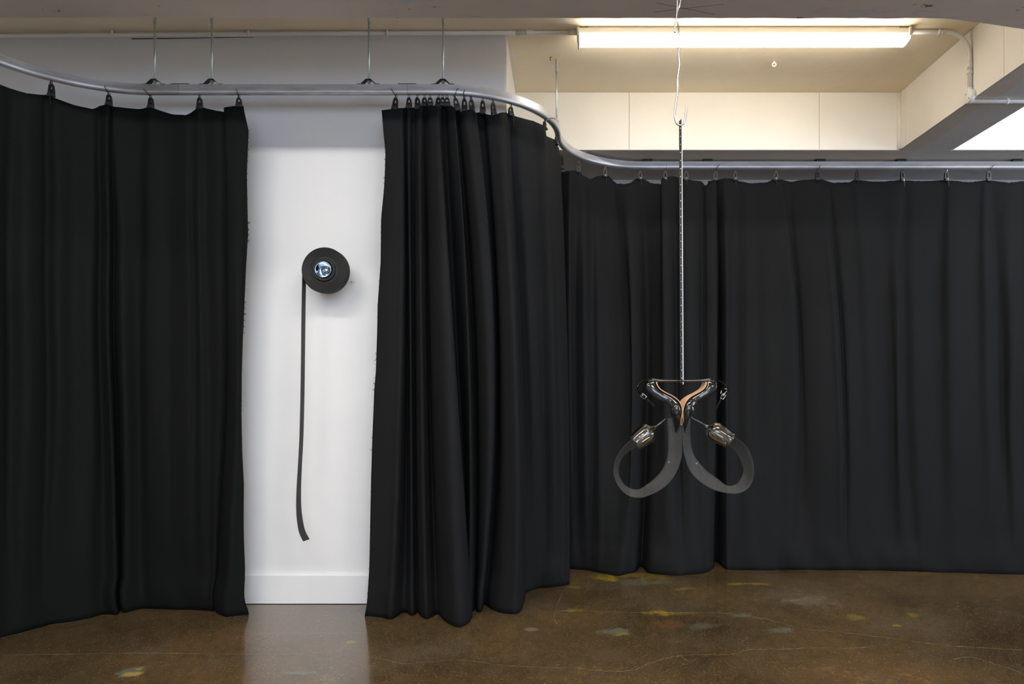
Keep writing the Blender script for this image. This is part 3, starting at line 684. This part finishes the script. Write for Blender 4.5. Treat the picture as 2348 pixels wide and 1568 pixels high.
for r in [(1623,416,1634,1633,1286,-.03),(1642,412,1648,1645,1290,-.034),(1662,409,1664,1664,1305,.014),(1679,410,1676,1676,1306,-.004),(1694,415,1690,1700,1307,-.012),(1712,419,1716,1716,1307,.006),(1730,420,1736,1741,1307,-.006),
          (1758,418,1764,1770,1307,.004),(1773,411,1792,1786,1306,.012),(1790,411,1826,1806,1306,.018),(1800,414,1838,1831,1306,-.018),(1817,417,1850,1860,1306,-.004),(1834,413,1876,1880,1307,.006),(1866,411,1908,1912,1307,.012),
          (1883,411,1924,1926,1307,.016),(1896,415,1934,1936,1307,-.012),(1911,419,1946,1950,1307,.004),(1946,418,1972,1980,1308,.0),(1959,412,1996,2000,1308,.008),(1980,414,2020,2020,1308,.0),(2014,417,2044,2048,1309,-.004),
          (2060,413,2058,2076,1310,.012),(2075,413,2072,2100,1310,-.010),(2098,415,2096,2118,1311,.004),(2121,415,2120,2140,1312,.0),(2161,413,2152,2164,1313,-.012),(2182,414,2180,2191,1313,.010),(2220,418,2214,2220,1314,.0),(2245,415,2240,2246,1315,-.004),
          (2260,413,2268,2280,1316,.010),(2273,414,2296,2306,1317,-.018),(2314,419,2320,2330,1317,.008),(2346,415,2350,2356,1318,-.004),(2390,414,2394,2400,1318,.012),(2440,419,2440,2446,1319,-.008),(2500,413,2500,2500,1319,.008),(2620,417,2620,2620,1320,-.01),(2760,414,2760,2760,1320,.01)]:
    BR.append((*r, YBK+.005))
cB2, edB2 = curtain('curtain', BR, 'long flat black back curtain at the right side of the room', seed=4, wob=.014, topjit=.0014, amp=1.7)

# frayed threads at raw edges
def threads(par, edge, rngs, sgn):
    bm = bmesh.new()
    for (ya, yb, n, ln) in rngs:
        for _ in range(n):
            y = random.uniform(ya, yb)
            v = min(edge, key=lambda q: abs((Y0-(q.z-CH)*F/q.y)-y))
            L_ = random.uniform(.3, 1)*ln; a = random.uniform(-1.1, 1.1)
            p = v.copy(); pts = [p.copy()]
            for k in range(5):
                a += random.uniform(-.8, .8); p = p+Vector((sgn*abs(math.cos(a))*L_/5, random.uniform(-.3, .3)*L_/5, math.sin(a)*L_/5)); pts.append(p.copy())
            tube(bm, pts, .00045, 4)
    o = finish('frayed_threads', bm, M['black_plastic']); o['kind'] = 'stuff'; child(o, par)
threads(cL, edL[1], [(290,420,26,.008),(510,555,30,.016),(560,700,14,.004),(690,760,40,.013),(900,945,22,.02),(1050,1075,4,.018),(1250,1370,14,.006),(1385,1403,22,.014),(280,1380,90,.003)], 1)
threads(cC, edC[0], [(350,470,20,.010),(470,560,26,.003),(630,650,3,.006),(805,835,14,.014),(868,892,18,.014),(998,1004,4,.008),(1024,1030,6,.012),(1120,1130,6,.004),(1295,1305,3,.012),(1320,1380,10,.008),(300,1400,110,.003)], -1)

# ------------------------------------------------------------------ clips
def clip_mesh():
    outer = [(-.004, .0), (.004, .0), (.0085, -.006), (.0105, -.016), (.0125, -.036), (.0125, -.040), (-.0125, -.040), (-.0125, -.036), (-.0105, -.016), (-.0085, -.006)]
    inner = [(-.0025, -.009), (.0025, -.009), (.004, -.011), (.0045, -.016), (.0055, -.030), (.0055, -.031), (-.0055, -.031), (-.0055, -.030), (-.0045, -.016), (-.004, -.011)]
    bm = bmesh.new()
    for s in (-1, 1):
        pass
    O = [[bm.verts.new((x, y, z)) for x, z in outer] for y in (-.005, .005)]
    I = [[bm.verts.new((x, y, z)) for x, z in inner] for y in (-.005, .005)]
    n = len(outer)
    for i in range(n):
        j = (i+1) % n
        bm.faces.new((O[0][i], O[0][j], I[0][j], I[0][i])); bm.faces.new((O[1][j], O[1][i], I[1][i], I[1][j]))
        bm.faces.new((O[0][j], O[0][i], O[1][i], O[1][j])); bm.faces.new((I[0][i], I[0][j], I[1][j], I[1][i]))
    box(bm, (-.006, -.0045, -.026), (.006, .0045, -.0235))
    tube(bm, [(-.013, 0, -.027), (.013, 0, -.027)], .0022, 8)
    recalc(bm); me = bpy.data.meshes.new('clip_body'); bm.to_mesh(me); bm.free(); me.materials.append(M['black_plastic'])
    bm = bmesh.new(); prism(bm, [(-.0112, -.012, -.0385), (.0112, -.012, -.0385), (.0125, -.012, -.052), (-.0125, -.012, -.052)], (0, .020, 0))
    bmesh.ops.bevel(bm, geom=bm.edges[:], offset=.0012, segments=1, affect='EDGES'); recalc(bm)
    mj = bpy.data.meshes.new('clip_jaw'); bm.to_mesh(mj); bm.free(); mj.materials.append(M['clip_jaw'])
    bm = bmesh.new(); tube(bm, [(.0042*math.sin(a), 0, .0066+.0062*math.cos(a)) for a in [2*math.pi*k/14 for k in range(15)]], .0013, 6, False)
    tube(bm, [(0, 0, .0008), (0, 0, -.0035)], .0022, 6)
    mr = bpy.data.meshes.new('clip_ring'); bm.to_mesh(mr); bm.free(); mr.materials.append(M['steel_dark'])
    for m_ in (mr,):
        for p in m_.polygons: p.use_smooth = True
    return me, mj, mr
CB, CJ, CRG = clip_mesh()
def tail_mesh(kind, seed):
    rnd = random.Random(seed); bm = bmesh.new()
    if kind == 'down': pts = [(0, -.0085, -.018), (.001, -.013, -.040), (.003+rnd.uniform(-.002, .002), -.0135, -.065), (.005+rnd.uniform(-.002, .004), -.012, -.092)]
    elif kind == 'upR': pts = [(0, -.006, .004), (.006, -.018, .014), (.015, -.022, .026), (.024, -.020, .030)]
    elif kind == 'upL': pts = [(0, -.006, .004), (-.005, -.018, .014), (-.012, -.022, .024), (-.020, -.020, .030)]
    elif kind == 'upS': pts = [(0, -.006, .004), (.001, -.018, .012), (.004, -.022, .022), (.008, -.021, .031)]
    elif kind == 'upM': pts = [(0, -.006, .004), (-.001, -.018, .012), (-.004, -.022, .022), (-.005, -.021, .030)]
    elif kind == 'long': pts = [(0, -.006, .004), (.018, -.02, .018), (.05, -.03, .028), (.085, -.03, .030)]
    else: return None
    sm = smoothpts(pts, 5); prev = None
    for i, p in enumerate(sm):
        wd = .0015 if i < len(sm)-4 else .001
        d = (sm[min(i+1, len(sm)-1)]-sm[max(i-1, 0)]).normalized(); n = d.cross(Vector((0, 1, 0))).normalized(); b = d.cross(n)
        cur = [bm.verts.new(p+n*wd*a+b*.0006*c_) for a, c_ in ((-1, -1), (1, -1), (1, 1), (-1, 1))]
        if prev:
            for k in range(4): bm.faces.new((prev[k], prev[(k+1) % 4], cur[(k+1) % 4], cur[k]))
        prev = cur
    bmesh.ops.create_cube(bm, size=1, matrix=Matrix.Translation((0, -.006, .004)) @ Matrix.Diagonal((.0045, .004, .0045, 1)))
    recalc(bm); me = bpy.data.meshes.new('zip_tie'); bm.to_mesh(me); bm.free(); me.materials.append(M['tie']); return me
def clip(px, part, kind, label, group, ytop, rot=0.0, tilt=0.0, Dset=None):
    D = Dset or rail_at(px, part); x = (px-X0)*D/F
    zj = CH+(Y0-ytop)*D/F                    # photo height of the cloth's top edge here
    zr = ZR-RH
    t = empty('curtain_clip', (x, D, zr-.013)); tag(t, label, 'clip', group)
    t.rotation_euler = (0, tilt, rot)
    sc = max(.75, min(1.5, (zr-.013-zj+.010)/.054)); 
    for nm, me, s in (('clip_body', CB, sc), ('jaw', CJ, sc), ('swivel_ring', CRG, 1)):
        o = bpy.data.objects.new(nm, me); COL.objects.link(o); o.parent = t; o.scale = (1, 1, s)
    me = tail_mesh(kind, int(px))
    if me:
        o = bpy.data.objects.new('zip_tie', me); COL.objects.link(o); o.parent = t
ordn = ['first', 'second', 'third', 'fourth', 'fifth', 'sixth', 'seventh', 'eighth', 'ninth', 'tenth', 'eleventh', 'twelfth', 'thirteenth', 'fourteenth', 'fifteenth', 'sixteenth', 'seventeenth']
tl = {'down': 'tie tail hanging', 'upR': 'tie tail up', 'upL': 'tie tail up', 'upS': 'tie tail up', 'upM': 'tie tail up', 'long': 'long tie tail', 'no': 'no loose tail'}
GL, GC, GB = 'clips holding the left front curtain', 'clips holding the gathered centre curtain', 'clips holding the back curtains'
LC = [(118,218,'down'),(250,239,'upM'),(346,245,'upL'),(458,247,'down'),(548,242,'upM')]
for i, (px, yt, k) in enumerate(LC):
    clip(px, 'L', k, f'black clip on left front curtain, {ordn[i]} from the photo edge, {tl[k]}', GL, yt, random.uniform(-.15, .15))
CC = [(908,249,'upL',2.963,.12),(938,246,'no',0,0),(957,248,'no',0,-.05),(974,241,'no',0,.05),(986,241,'no',0,-.05),(1006,243,'no',0,.08),(1015,239,'no',0,0),(1025,239,'no',0,-.05),(1043,251,'upR',0,-.25),(1065,256,'upS',0,0),(1080,256,'down',0,-.1),
      (1107,258,'no',0,0),(1130,264,'down',0,-.1),(1171,263,'down',0,-.05),(1249,292,'long',0,0),(1275.5,325,'down',3.43,0),(1288.5,385,'no',3.72,0)]
for i, (px, yt, k, D, tt) in enumerate(CC):
    clip(px, 'M', k, f'black clip on gathered curtain, {ordn[i]} from its left edge, {tl[k]}', GC, yt, random.uniform(-.3, .3) if i < 12 else (.6 if i < 14 else 1.2), tt, D or None)
BC = [(1327,393,'down'),(1387,403,'down'),(1468,409,'down'),(1525,409,'down'),(1574,411,'down'),(1641,412,'upR'),(1686,411,'down'),(1779,411,'down'),(1874,411,'upS'),(1965,412,'down'),(2069,413,'down'),(2170,413,'down'),(2267,413,'upR')]
for i, (px, yt, k) in enumerate(BC):
    clip(px, 'B', k, f'black clip on back curtains, {ordn[i]} right of the bend, {tl[k]}', GB, yt, random.uniform(-.2, .2))

# ------------------------------------------------------------------ rubber reel on the wall
DF, DB = 3.010, 3.052
fc = P(743.5, 619, DF)
RRL = .1005
reel = empty('rubber_reel', (fc.x, DB, fc.z)); tag(reel, 'round coil of black rubber strip on the white wall with a glass at its centre', 'wall sculpture')
bm = bmesh.new()
pr = [(0, .036), (-.003, .0365)]
pr = [(-.004, .0), (-.004, .0385), (-.040, .0385), (-.042, .040), (-.040, .046), (-.0395, .060), (-.0405, .061)]
r_ = .062
while r_ < .0985: pr += [(-.0418, r_), (-.0412, r_+.0009)]; r_ += .0021
pr += [(-.0415, .0985), (-.040, RRL), (0, RRL), (0, 0)]
lathe(bm, pr, (0, 0, 0), (0, 1, 0), 72); recalc(bm); o = finish('coil', bm, M['rubber'], reel, True); o.data.set_sharp_from_angle(angle=math.radians(40))
bm = bmesh.new(); lathe(bm, [(-.040, .052), (-.050, .050), (-.052, .047), (-.052, .040), (-.047, .038), (-.041, .037)], (0, 0, 0), (0, 1, 0), 48); recalc(bm); finish('hub_ring', bm, M['rubber'], reel, True)
bm = bmesh.new()
pr = [(-.058, .0355), (-.050, .0365), (-.030, .036), (-.016, .030), (-.008, .018), (-.006, .0), (-.010, 0), (-.011, .017), (-.019, .027), (-.031, .033), (-.050, .0335), (-.058, .0335), (-.0592, .0345), (-.058, .0355)]
lathe(bm, pr, (0, 0, 0), (0, 1, 0), 40); bmesh.ops.remove_doubles(bm, verts=bm.verts, dist=1e-6); recalc(bm); finish('glass_bowl', bm, M['glass_reflect'], reel, True)
bm = bmesh.new(); bmesh.ops.create_uvsphere(bm, u_segments=24, v_segments=14, radius=.016, matrix=Matrix.Translation((.006, -.030, .0)))
finish('glass_knob', bm, M['glass_reflect'], reel, True)
bm = bmesh.new(); lathe(bm, [(0, .03), (DB and .1330, .03), (.1330, 0)], (0, 0, 0), (0, 1, 0), 24); recalc(bm); finish('wall_mount', bm, M['plastic'], reel, True)
# hanging end of the strip: the strip's width runs away from the wall
def stripx(px, y): return (px-X0)*(DF)/F-fc.x
tp = [(693.6, 619), (693, 645), (692, 700), (691, 780), (689.5, 900), (687, 1000), (684, 1060), (680.5, 1120), (679.5, 1160), (681, 1190), (686, 1220), (695.5, 1241)]
sm = smoothpts([Vector((stripx(a, b), 0, CH+(Y0-b)*DF/F-fc.z)) for a, b in tp], 6)
bm = bmesh.new(); prev = None
for i, p in enumerate(sm):
    d = (sm[min(i+1, len(sm)-1)]-sm[max(i-1, 0)]).normalized(); n = Vector((d.z, 0, -d.x))
    th = .0011
    kk = max(0, (i-len(sm)*.55)/(len(sm)*.45)); tw = .012*kk
    cur = [bm.verts.new(p+n*th*s+Vector((tw*(1 if y == 0 else 0), y, 0))) for s, y in ((-1, -.042), (1, -.042), (1, 0), (-1, 0))]
    if prev:
        for k in range(4): bm.faces.new((prev[k], prev[(k+1) % 4], cur[(k+1) % 4], cur[k]))
    else: bm.faces.new(cur)
    prev = cur
bm.faces.new(prev[::-1]); recalc(bm); o = finish('hanging_strip', bm, M['strap'], reel)
# acrylic fixing tab
bm = bmesh.new()
q = [(796, 640), (815, 645), (809, 655), (792, 650)]
tb = [P(a, b, YW-.004) for a, b in [(795, 637), (814.5, 645), (809, 653.5), (790, 645)]]
prism(bm, tb, (0, .003, 0)); recalc(bm); o = finish('fixing_tab', bm, M['plastic']); child(o, reel); o['label'] = 'pale flat fixing tab'
bm = bmesh.new(); lathe(bm, [(-.003, 0), (-.002, .002), (0, .0028)], P(806, 646.5, YW-.004), (0, 1, 0), 10); s_ = finish('screw', bm, M['steel_dark']); s_.parent = o

# ------------------------------------------------------------------ wire hook
DS = 2.10
def S(zx, zy, dy=0): D = DS+dy; return P(1400+zx/5.059, 840+zy/5.058, DS)+Vector((0, dy, 0))
def Hk(zx, zy, dy=0): return P(1520+zx/4.9, zy/4.9, DS)+Vector((0, dy, 0))
hook = empty('wire_hook', Hk(195, 1408)); tag(hook, 'bent silver wire hook hanging from above and carrying the perforated strip', 'hook')
bm = bmesh.new()
w1 = [(190,-330),(178,-160),(200,0),(170,100),(155,180),(170,260),(175,360),(182,480),(180,620),(185,720),(165,880),(165,1000),(150,1150),(135,1250),(135,1320),(152,1380),(195,1408),(235,1380),(250,1330),(258,1270),(268,1210)]
pp = smoothpts([Hk(a, b, .004 if b < 300 else 0) for a, b in w1], 6)
pp = [Vector((p.x, p.y, min(p.z, ZC))) for p in pp]
tube(bm, pp, .0030, 10); child(finish('main_wire', bm, M['silver'], None, True), hook)
bm = bmesh.new(); w2 = [(165,-330),(190,-160),(162,0),(158,100),(146,230),(131,310),(132,372)]
pp = [Vector((p.x, p.y, min(p.z, ZC))) for p in smoothpts([Hk(a, b, -.004) for a, b in w2], 6)]
tube(bm, pp, .0028, 10); child(finish('short_wire', bm, M['silver'], None, True), hook)
bm = bmesh.new(); e = Hk(180, 0); lathe(bm, [(0, .014), (.004, .014), (.004, 0)], (e.x, DS, ZC-.004), (0, 0, 1), 20); recalc(bm); child(finish('ceiling_plate', bm, M['silver'], None, True), hook)

# ------------------------------------------------------------------ hanging sculpture
top = P(1561, 284, DS)
sc_ = empty('hanging_sculpture', top)
tag(sc_, 'hanging sculpture of two black patent heels, two wine glasses and looped mesh bands', 'sculpture')
def add(bm, name, m, smooth=True, par=None, solid=0):
    o = finish(name, bm, m, None, smooth)
    if par is None: child(o, sc_)
    else:
        o.parent = par; o.location = (0, 0, 0); o.data.transform(Matrix.Translation(-(sc_.location+par.location)))
    if solid: s = o.modifiers.new('thickness', 'SOLIDIFY'); s.thickness = solid; s.offset = 0
    return o
# perforated strip: angle section, dark face and bright edge
a_, b_ = P(1560.5, 272, DS), P(1563.5, 878, DS)
bm = bmesh.new(); n = 40; prev = None
for i in range(n+1):
    p = a_+(b_-a_)*i/n
    cur = [bm.verts.new(p+Vector(v)) for v in ((-.0048, .001, 0), (.0030, -.0008, 0), (.0030, .0003, 0), (-.0048, .0021, 0))]
    if i == 0: cur[0].co.z -= .008; cur[3].co.z -= .008
    if prev:
        for k in range(4): bm.faces.new((prev[k], prev[(k+1) % 4], cur[(k+1) % 4], cur[k]))
    else: bm.faces.new(cur)
    prev = cur
bm.faces.new(prev[::-1]); recalc(bm); strip = add(bm, 'perforated_strip', M['chrome_dark'], False)
bm = bmesh.new(); prism(bm, [a_+Vector((.0034, -.0012, .002)), a_+Vector((.0047, -.0012, .004)), b_+Vector((.0047, -.0012, -.004)), b_+Vector((.0030, -.0012, -.004))], (0, .006, 0)); recalc(bm)
add(bm, 'folded_edge', M['edge'], False, strip)
bm = bmesh.new(); Lz = (a_-b_).length; k = 0; zz = .030
while zz < Lz-.012:
    p = a_+(b_-a_)*(zz/Lz)
    bmesh.ops.create_icosphere(bm, subdivisions=1, radius=1, matrix=Matrix.Translation(p+Vector((-.0008, -.0004, 0))) @ Matrix.Diagonal((.0013, .0013, .0033, 1)))
    q = a_+(b_-a_)*((zz+.0095)/Lz); q2 = a_+(b_-a_)*((zz+.0145)/Lz)
    bmesh.ops.create_icosphere(bm, subdivisions=1, radius=.0008, matrix=Matrix.Translation(q+Vector((.0018, -.0008, 0))))
    bmesh.ops.create_icosphere(bm, subdivisions=1, radius=.0008, matrix=Matrix.Translation(q2+Vector((-.0034, .0006, 0))))
    zz += .0248
o = add(bm, 'punched_studs', M['stud'], True, strip); o['kind'] = 'stuff'

# shoes
def shoe(mirror, yaw, label):
    cxm = 818.0
    def mx(x): return 2*cxm-x if mirror else x
    sg = -1 if mirror else 1
    piv = S(mx(760), 500)
    Rz = Matrix.Rotation(yaw, 3, 'Z')
    def T(x, y, dy=0.0): p = S(mx(x), y, dy)-piv; return Rz @ p+piv
    U = .000265
    sole = [(532,180,118,.018),(540,212,125,.021),(562,250,118,.022),(602,283,108,.021),(652,312,104,.020),(706,338,100,.021),(752,368,98,.025),(788,402,104,.029),(812,445,112,.031),(826,495,122,.031),(831,545,124,.029)]
    st = []
    pts2 = [Vector((a, b)) for a, b, _, _ in sole]
    K = 4; n = (len(sole)-1)*K+1
    for i in range(n):
        s = i/K; p = cr(pts2, s); d = (cr(pts2, min(s+.1, len(sole)-1))-cr(pts2, max(s-.1, 0))).normalized()
        nrm = Vector((-d.y, d.x))           # turned outwards, away from the sole
        if nrm.x > 0: nrm = -nrm
        st.append((p, nrm, cr([q[2] for q in sole], s), cr([q[3] for q in sole], s)))
    prof = [(-.93, 1.0), (-1.02, .72), (-1.04, .42), (-.95, .16), (-.70, .03), (0, .0), (.70, .03), (.95, .16), (1.04, .42), (1.02, .72), (.93, 1.0)]
    bm = bmesh.new(); rings = []
    for i, (p, nr, h, w_) in enumerate(st):
        dip = 1
        rings.append([bm.verts.new(T(*(p+nr*h*v_*dip+nr*6), w_*u)) for u, v_ in prof])
    for A, B in zip(rings, rings[1:]):
        for k in range(len(prof)-1): bm.faces.new((A[k], A[k+1], B[k+1], B[k]))
    # heel counter closes the back
    ctr = bm.verts.new(T(470, 172, 0)); top_ = [bm.verts.new(T(*(st[0][0]+st[0][1]*st[0][2]*v_*.95+Vector((-8, -26))), st[0][3]*.8*u)) for u, v_ in prof]
    for k in range(len(prof)-1): bm.faces.new((top_[k], top_[k+1], rings[0][k+1], rings[0][k]))
    c3 = bm.verts.new(T(455, 146, 0))
    for k in range(len(prof)-1): bm.faces.new((c3, top_[k+1], top_[k]))
    bm.verts.remove(ctr)
    recalc(bm); up = add(bm, 'shoe', M['patent'], True, None, .0016); up['label'] = label
    mo = up.modifiers.new('sub', 'SUBSURF'); mo.levels = mo.render_levels = 1
    # outsole
    bm = bmesh.new(); prev = None
    ext = [(834, 575), (836, 620), (826, 680)]
    sp = [(p, nr, w_) for p, nr, h, w_ in st]+[(Vector(e_), Vector((-1, 0)), w2_) for e_, w2_ in zip(ext, (.026, .018, .008))]
    for (p, nr, w_) in sp:
        cur = [bm.verts.new(T(*(p+nr*o_), w_*u)) for o_, u in ((-7, -.93), (-9, 0), (-7, .93), (3, .9), (3, -.9))]
        if prev:
            for k in range(5): bm.faces.new((prev[k], prev[(k+1) % 5], cur[(k+1) % 5], cur[k]))
        else: bm.faces.new(cur)
        prev = cur
    bm.faces.new(prev[::-1]); recalc(bm); o = add(bm, 'outsole', M['tan'], True, up); o['label'] = 'tan leather outsole'
    o.data.set_sharp_from_angle(angle=math.radians(45))
    # toe: closed, pointed
    toe = [(762,470,64,.031),(765,510,66,.030),(768,560,64,.027),(770,610,52,.022),(768,670,36,.015),(764,720,20,.009),(757,765,5,.003)]
    if mirror: toe = [(770,470,62,.031),(772,510,62,.030),(776,560,60,.027),(782,610,50,.022),(784,670,36,.015),(782,720,20,.009),(778,768,5,.003)]
    bm = bmesh.new(); rings = []
    for (x, y, h, w_) in toe:
        rings.append([bm.verts.new(T(x+h*math.cos(a), y, w_*math.sin(a))) for a in [2*math.pi*k/16 for k in range(16)]])
    for A, B in zip(rings, rings[1:]):
        for k in range(16): bm.faces.new((A[k], A[(k+1) % 16], B[(k+1) % 16], B[k]))
    bm.faces.new(rings[0][::-1]); bm.faces.new(rings[-1]); recalc(bm); add(bm, 'toe_cap', M['patent'], True, up)
    # piping on the throat of the toe cap
    bm = bmesh.new(); tube(bm, [T(762+66*math.cos(a), 468, .0318*math.sin(a)) for a in [2*math.pi*k/24 for k in range(25)]], .0011, 6, False); add(bm, 'piping', M['patent'], True, up)
    # seams
    bm = bmesh.new(); tube(bm, smoothpts([T(690, 415, -.029), T(715, 385, -.0285), T(712, 352, -.024)], 4), .0006, 6); tube(bm, smoothpts([T(440, 135, -.014), T(478, 178, -.022), T(525, 232, -.0225)], 4), .0006, 6)
    add(bm, 'seam', M['chrome_dark'], True, up)
    # stiletto heel, meets its twin at the centre
    hl = [(468,166,30,.018),(500,164,29,.016),(530,166,24,.013),(565,167,18,.009),(610,167,14,.006),(680,168,12,.0042),(760,168,11,.0036),(817,168,11,.0036)]
    bm = bmesh.new(); rings = []
    for (x, y, h, w_) in hl:
        rings.append([bm.verts.new((T(x, y+h*math.sin(a), w_*math.cos(a)) if x < 600 else S(mx(x), y+h*math.sin(a), w_*math.cos(a)))) for a in [2*math.pi*k/14 for k in range(14)]])
    for A, B in zip(rings, rings[1:]):
        for k in range(14): bm.faces.new((A[k], A[(k+1) % 14], B[(k+1) % 14], B[k]))
    bm.faces.new(rings[0][::-1]); bm.faces.new(rings[-1]); recalc(bm); add(bm, 'stiletto_heel', M['patent'], True, up)
    return up, T, mx
def ribbon(bm, pts, width, th, facing):     # flat strap; facing = share of the width lying in the picture plane
    sm = smoothpts(pts, 6); prev = None
    for i, p in enumerate(sm):
        d = (sm[min(i+1, len(sm)-1)]-sm[max(i-1, 0)]).normalized(); f = facing[0]+(facing[1]-facing[0])*i/(len(sm)-1)
        n1 = d.cross(Vector((0, 1, 0))).normalized(); wv = (n1*f+Vector((0, 1, 0))*math.sqrt(1-f*f)).normalized(); b = d.cross(wv).normalized()
        cur = [bm.verts.new(p+wv*width/2*u+b*th/2*v_) for u, v_ in ((-1, -1), (1, -1), (1, 1), (-1, 1))]
        if prev:
            for k in range(4): bm.faces.new((prev[k], prev[(k+1) % 4], cur[(k+1) % 4], cur[k]))
        else: bm.faces.new(cur)
        prev = cur
    bm.faces.new(prev[::-1]); recalc(bm)
shL, TL_, _ = shoe(False, -math.radians(7), 'left black patent shoe')
shR, TR_, _ = shoe(True, math.radians(8), 'right black patent shoe')
bm = bmesh.new(); ribbon(bm, [S(*q) for q in [(425,160,-.004),(375,172,-.010),(335,200,-.016),(308,240,-.02),(304,275,-.02),(340,318,-.02),(395,365,-.02),(450,415,-.018),(498,455,-.015)]], .0085, .0013, (.25, .75)); add(bm, 'ankle_strap', M['patent'], False, shL)
bm = bmesh.new(); ribbon(bm, [S(*q) for q in [(1215,158,-.004),(1265,172,-.010),(1310,205,-.016),(1338,245,-.02),(1347,275,-.02),(1320,305,-.02),(1280,355,-.02),(1245,420,-.018),(1208,495,-.015)]], .0085, .0013, (.25, .75)); add(bm, 'ankle_strap', M['patent'], False, shR)
bm = bmesh.new(); ribbon(bm, [S(*q) for q in [(1345,268,.0),(1310,258,.004),(1295,275,.004),(1280,320,.0)]], .006, .0012, (.3, .5)); add(bm, 'strap_loop', M['patent'], False, shR)
def buckle(c, ang, par):
    bm = bmesh.new(); h, w_ = .0075, .0052; ca, sa = math.cos(ang), math.sin(ang)
    cs = [(-w_, -h), (w_, -h), (w_, h), (-w_, h), (-w_, -h)]
    tube(bm, [c+Vector((x*ca-z*sa, -.003, x*sa+z*ca)) for x, z in cs], .0009, 6); tube(bm, [c+Vector((-h*-sa*.0, -.003, 0)), c+Vector((-sa*h, -.003, ca*h))], .0007, 6)
    o = add(bm, 'buckle', M['stud'], True, par); o['label'] = 'small silver buckle'
buckle(S(372, 346, -.022), math.radians(50), shL); buckle(S(1282, 348, -.022), math.radians(-30), shR)

# wine glasses
def wine(base, mouth, start, Rm, name_label):
    A, Bp, St = S(*base), S(*mouth), S(*start); ax = (Bp-A).normalized(); U = .000265; Ln = (Bp-A).length
    stl = (A-St).dot(ax)
    k = Rm*U
    prof = [(-stl, 0), (-stl, .0029), (-stl*.5, .0026), (-.012, .0028), (-.003, .0042), (.003, .010), (.007, .018), (.014, k*1.02), (.022, k*1.12), (.032, k*1.14), (Ln*.75, k*1.05), (Ln*.93, k*1.0), (Ln, k*1.04)]
    inn = [(Ln+.0006, k*1.04-.0007), (Ln, k*1.04-.0014), (Ln*.93, k-.0014), (Ln*.75, k*1.05-.0014), (.032, k*1.14-.0015), (.023, k*1.12-.0018), (.016, k*1.02-.003), (.010, .016), (.007, .008), (.006, 0)]
    bm = bmesh.new(); lathe(bm, [prof[0]]+prof[1:]+inn, A, ax, 40); recalc(bm)
    o = add(bm, 'wine_glass', M['glass'], True); o['label'] = name_label
wine((505, 712), (282, 886), (700, 560), 103, 'left upside-down wine glass')
wine((1128, 700), (1384, 858), (948, 560), 100, 'right upside-down wine glass')

# mesh bands
def band(pts, label, W_=168.0, flip=1):
    U = .000265; bm = bmesh.new(); ctr = [Vector((a, b)) for a, b, _ in pts]; ws = [c_ for *_, c_ in pts]; K = 8; prev = None; n = (len(pts)-1)*K+1
    nc = 7
    for i in range(n):
        s = i/K; p = cr(ctr, s); d = (cr(ctr, min(s+.1, len(pts)-1))-cr(ctr, max(s-.1, 0))).normalized(); nr = Vector((-d.y, d.x)); w_ = cr(ws, s)/2
        dy = flip*math.sqrt(max(0, (W_/2)**2-w_*w_))*U
        cur = []
        for k in range(nc):
            u = -1+2*k/(nc-1); q = p+nr*w_*u; cur.append(bm.verts.new(S(q.x, q.y, dy*u+.004*(1-u*u))))
        if prev:
            for k in range(nc-1): bm.faces.new((prev[k], prev[k+1], cur[k+1], cur[k]))
        prev = cur
    o = add(bm, 'mesh_band', M['mesh'], True, None, .0008); o['label'] = label
    return o
bl = band([(742,600,120),(740,640,158),(748,760,155),(748,900,148),(745,1020,148),(720,1120,146),(664,1240,138),(570,1345,128),(450,1425,100),(340,1472,74),(225,1458,70),(130,1385,64),(72,1270,66),(68,1150,72),(112,1040,82),(190,950,100),(280,885,118),(340,840,110)], 'left black mesh band looping from the shoe into the glass', flip=1)
br = band([(878,600,100),(880,640,116),(880,780,112),(888,920,116),(918,1050,124),(980,1170,150),(1080,1275,150),(1220,1365,130),(1360,1425,70),(1480,1415,76),(1565,1340,96),(1600,1220,84),(1578,1090,104),(1525,980,118),(1460,905,114),(1400,860,104),(1350,825,96)], 'right black mesh band looping from the shoe into the glass', flip=-1)
for nm, q, par in (('pin', [(655,1105,-.012),(680,1106,-.014)], bl), ('pin', [(665,1095,-.012),(672,1088,-.014)], bl), ('pin', [(968,1122,-.012),(985,1118,-.014),(1002,1130,-.013)], br), ('pin', [(995,1118,-.013),(1006,1098,-.014)], br)):
    bm = bmesh.new(); tube(bm, [S(*p) for p in q], .0006, 6); o = add(bm, 'pin', M['chrome'], True, par)
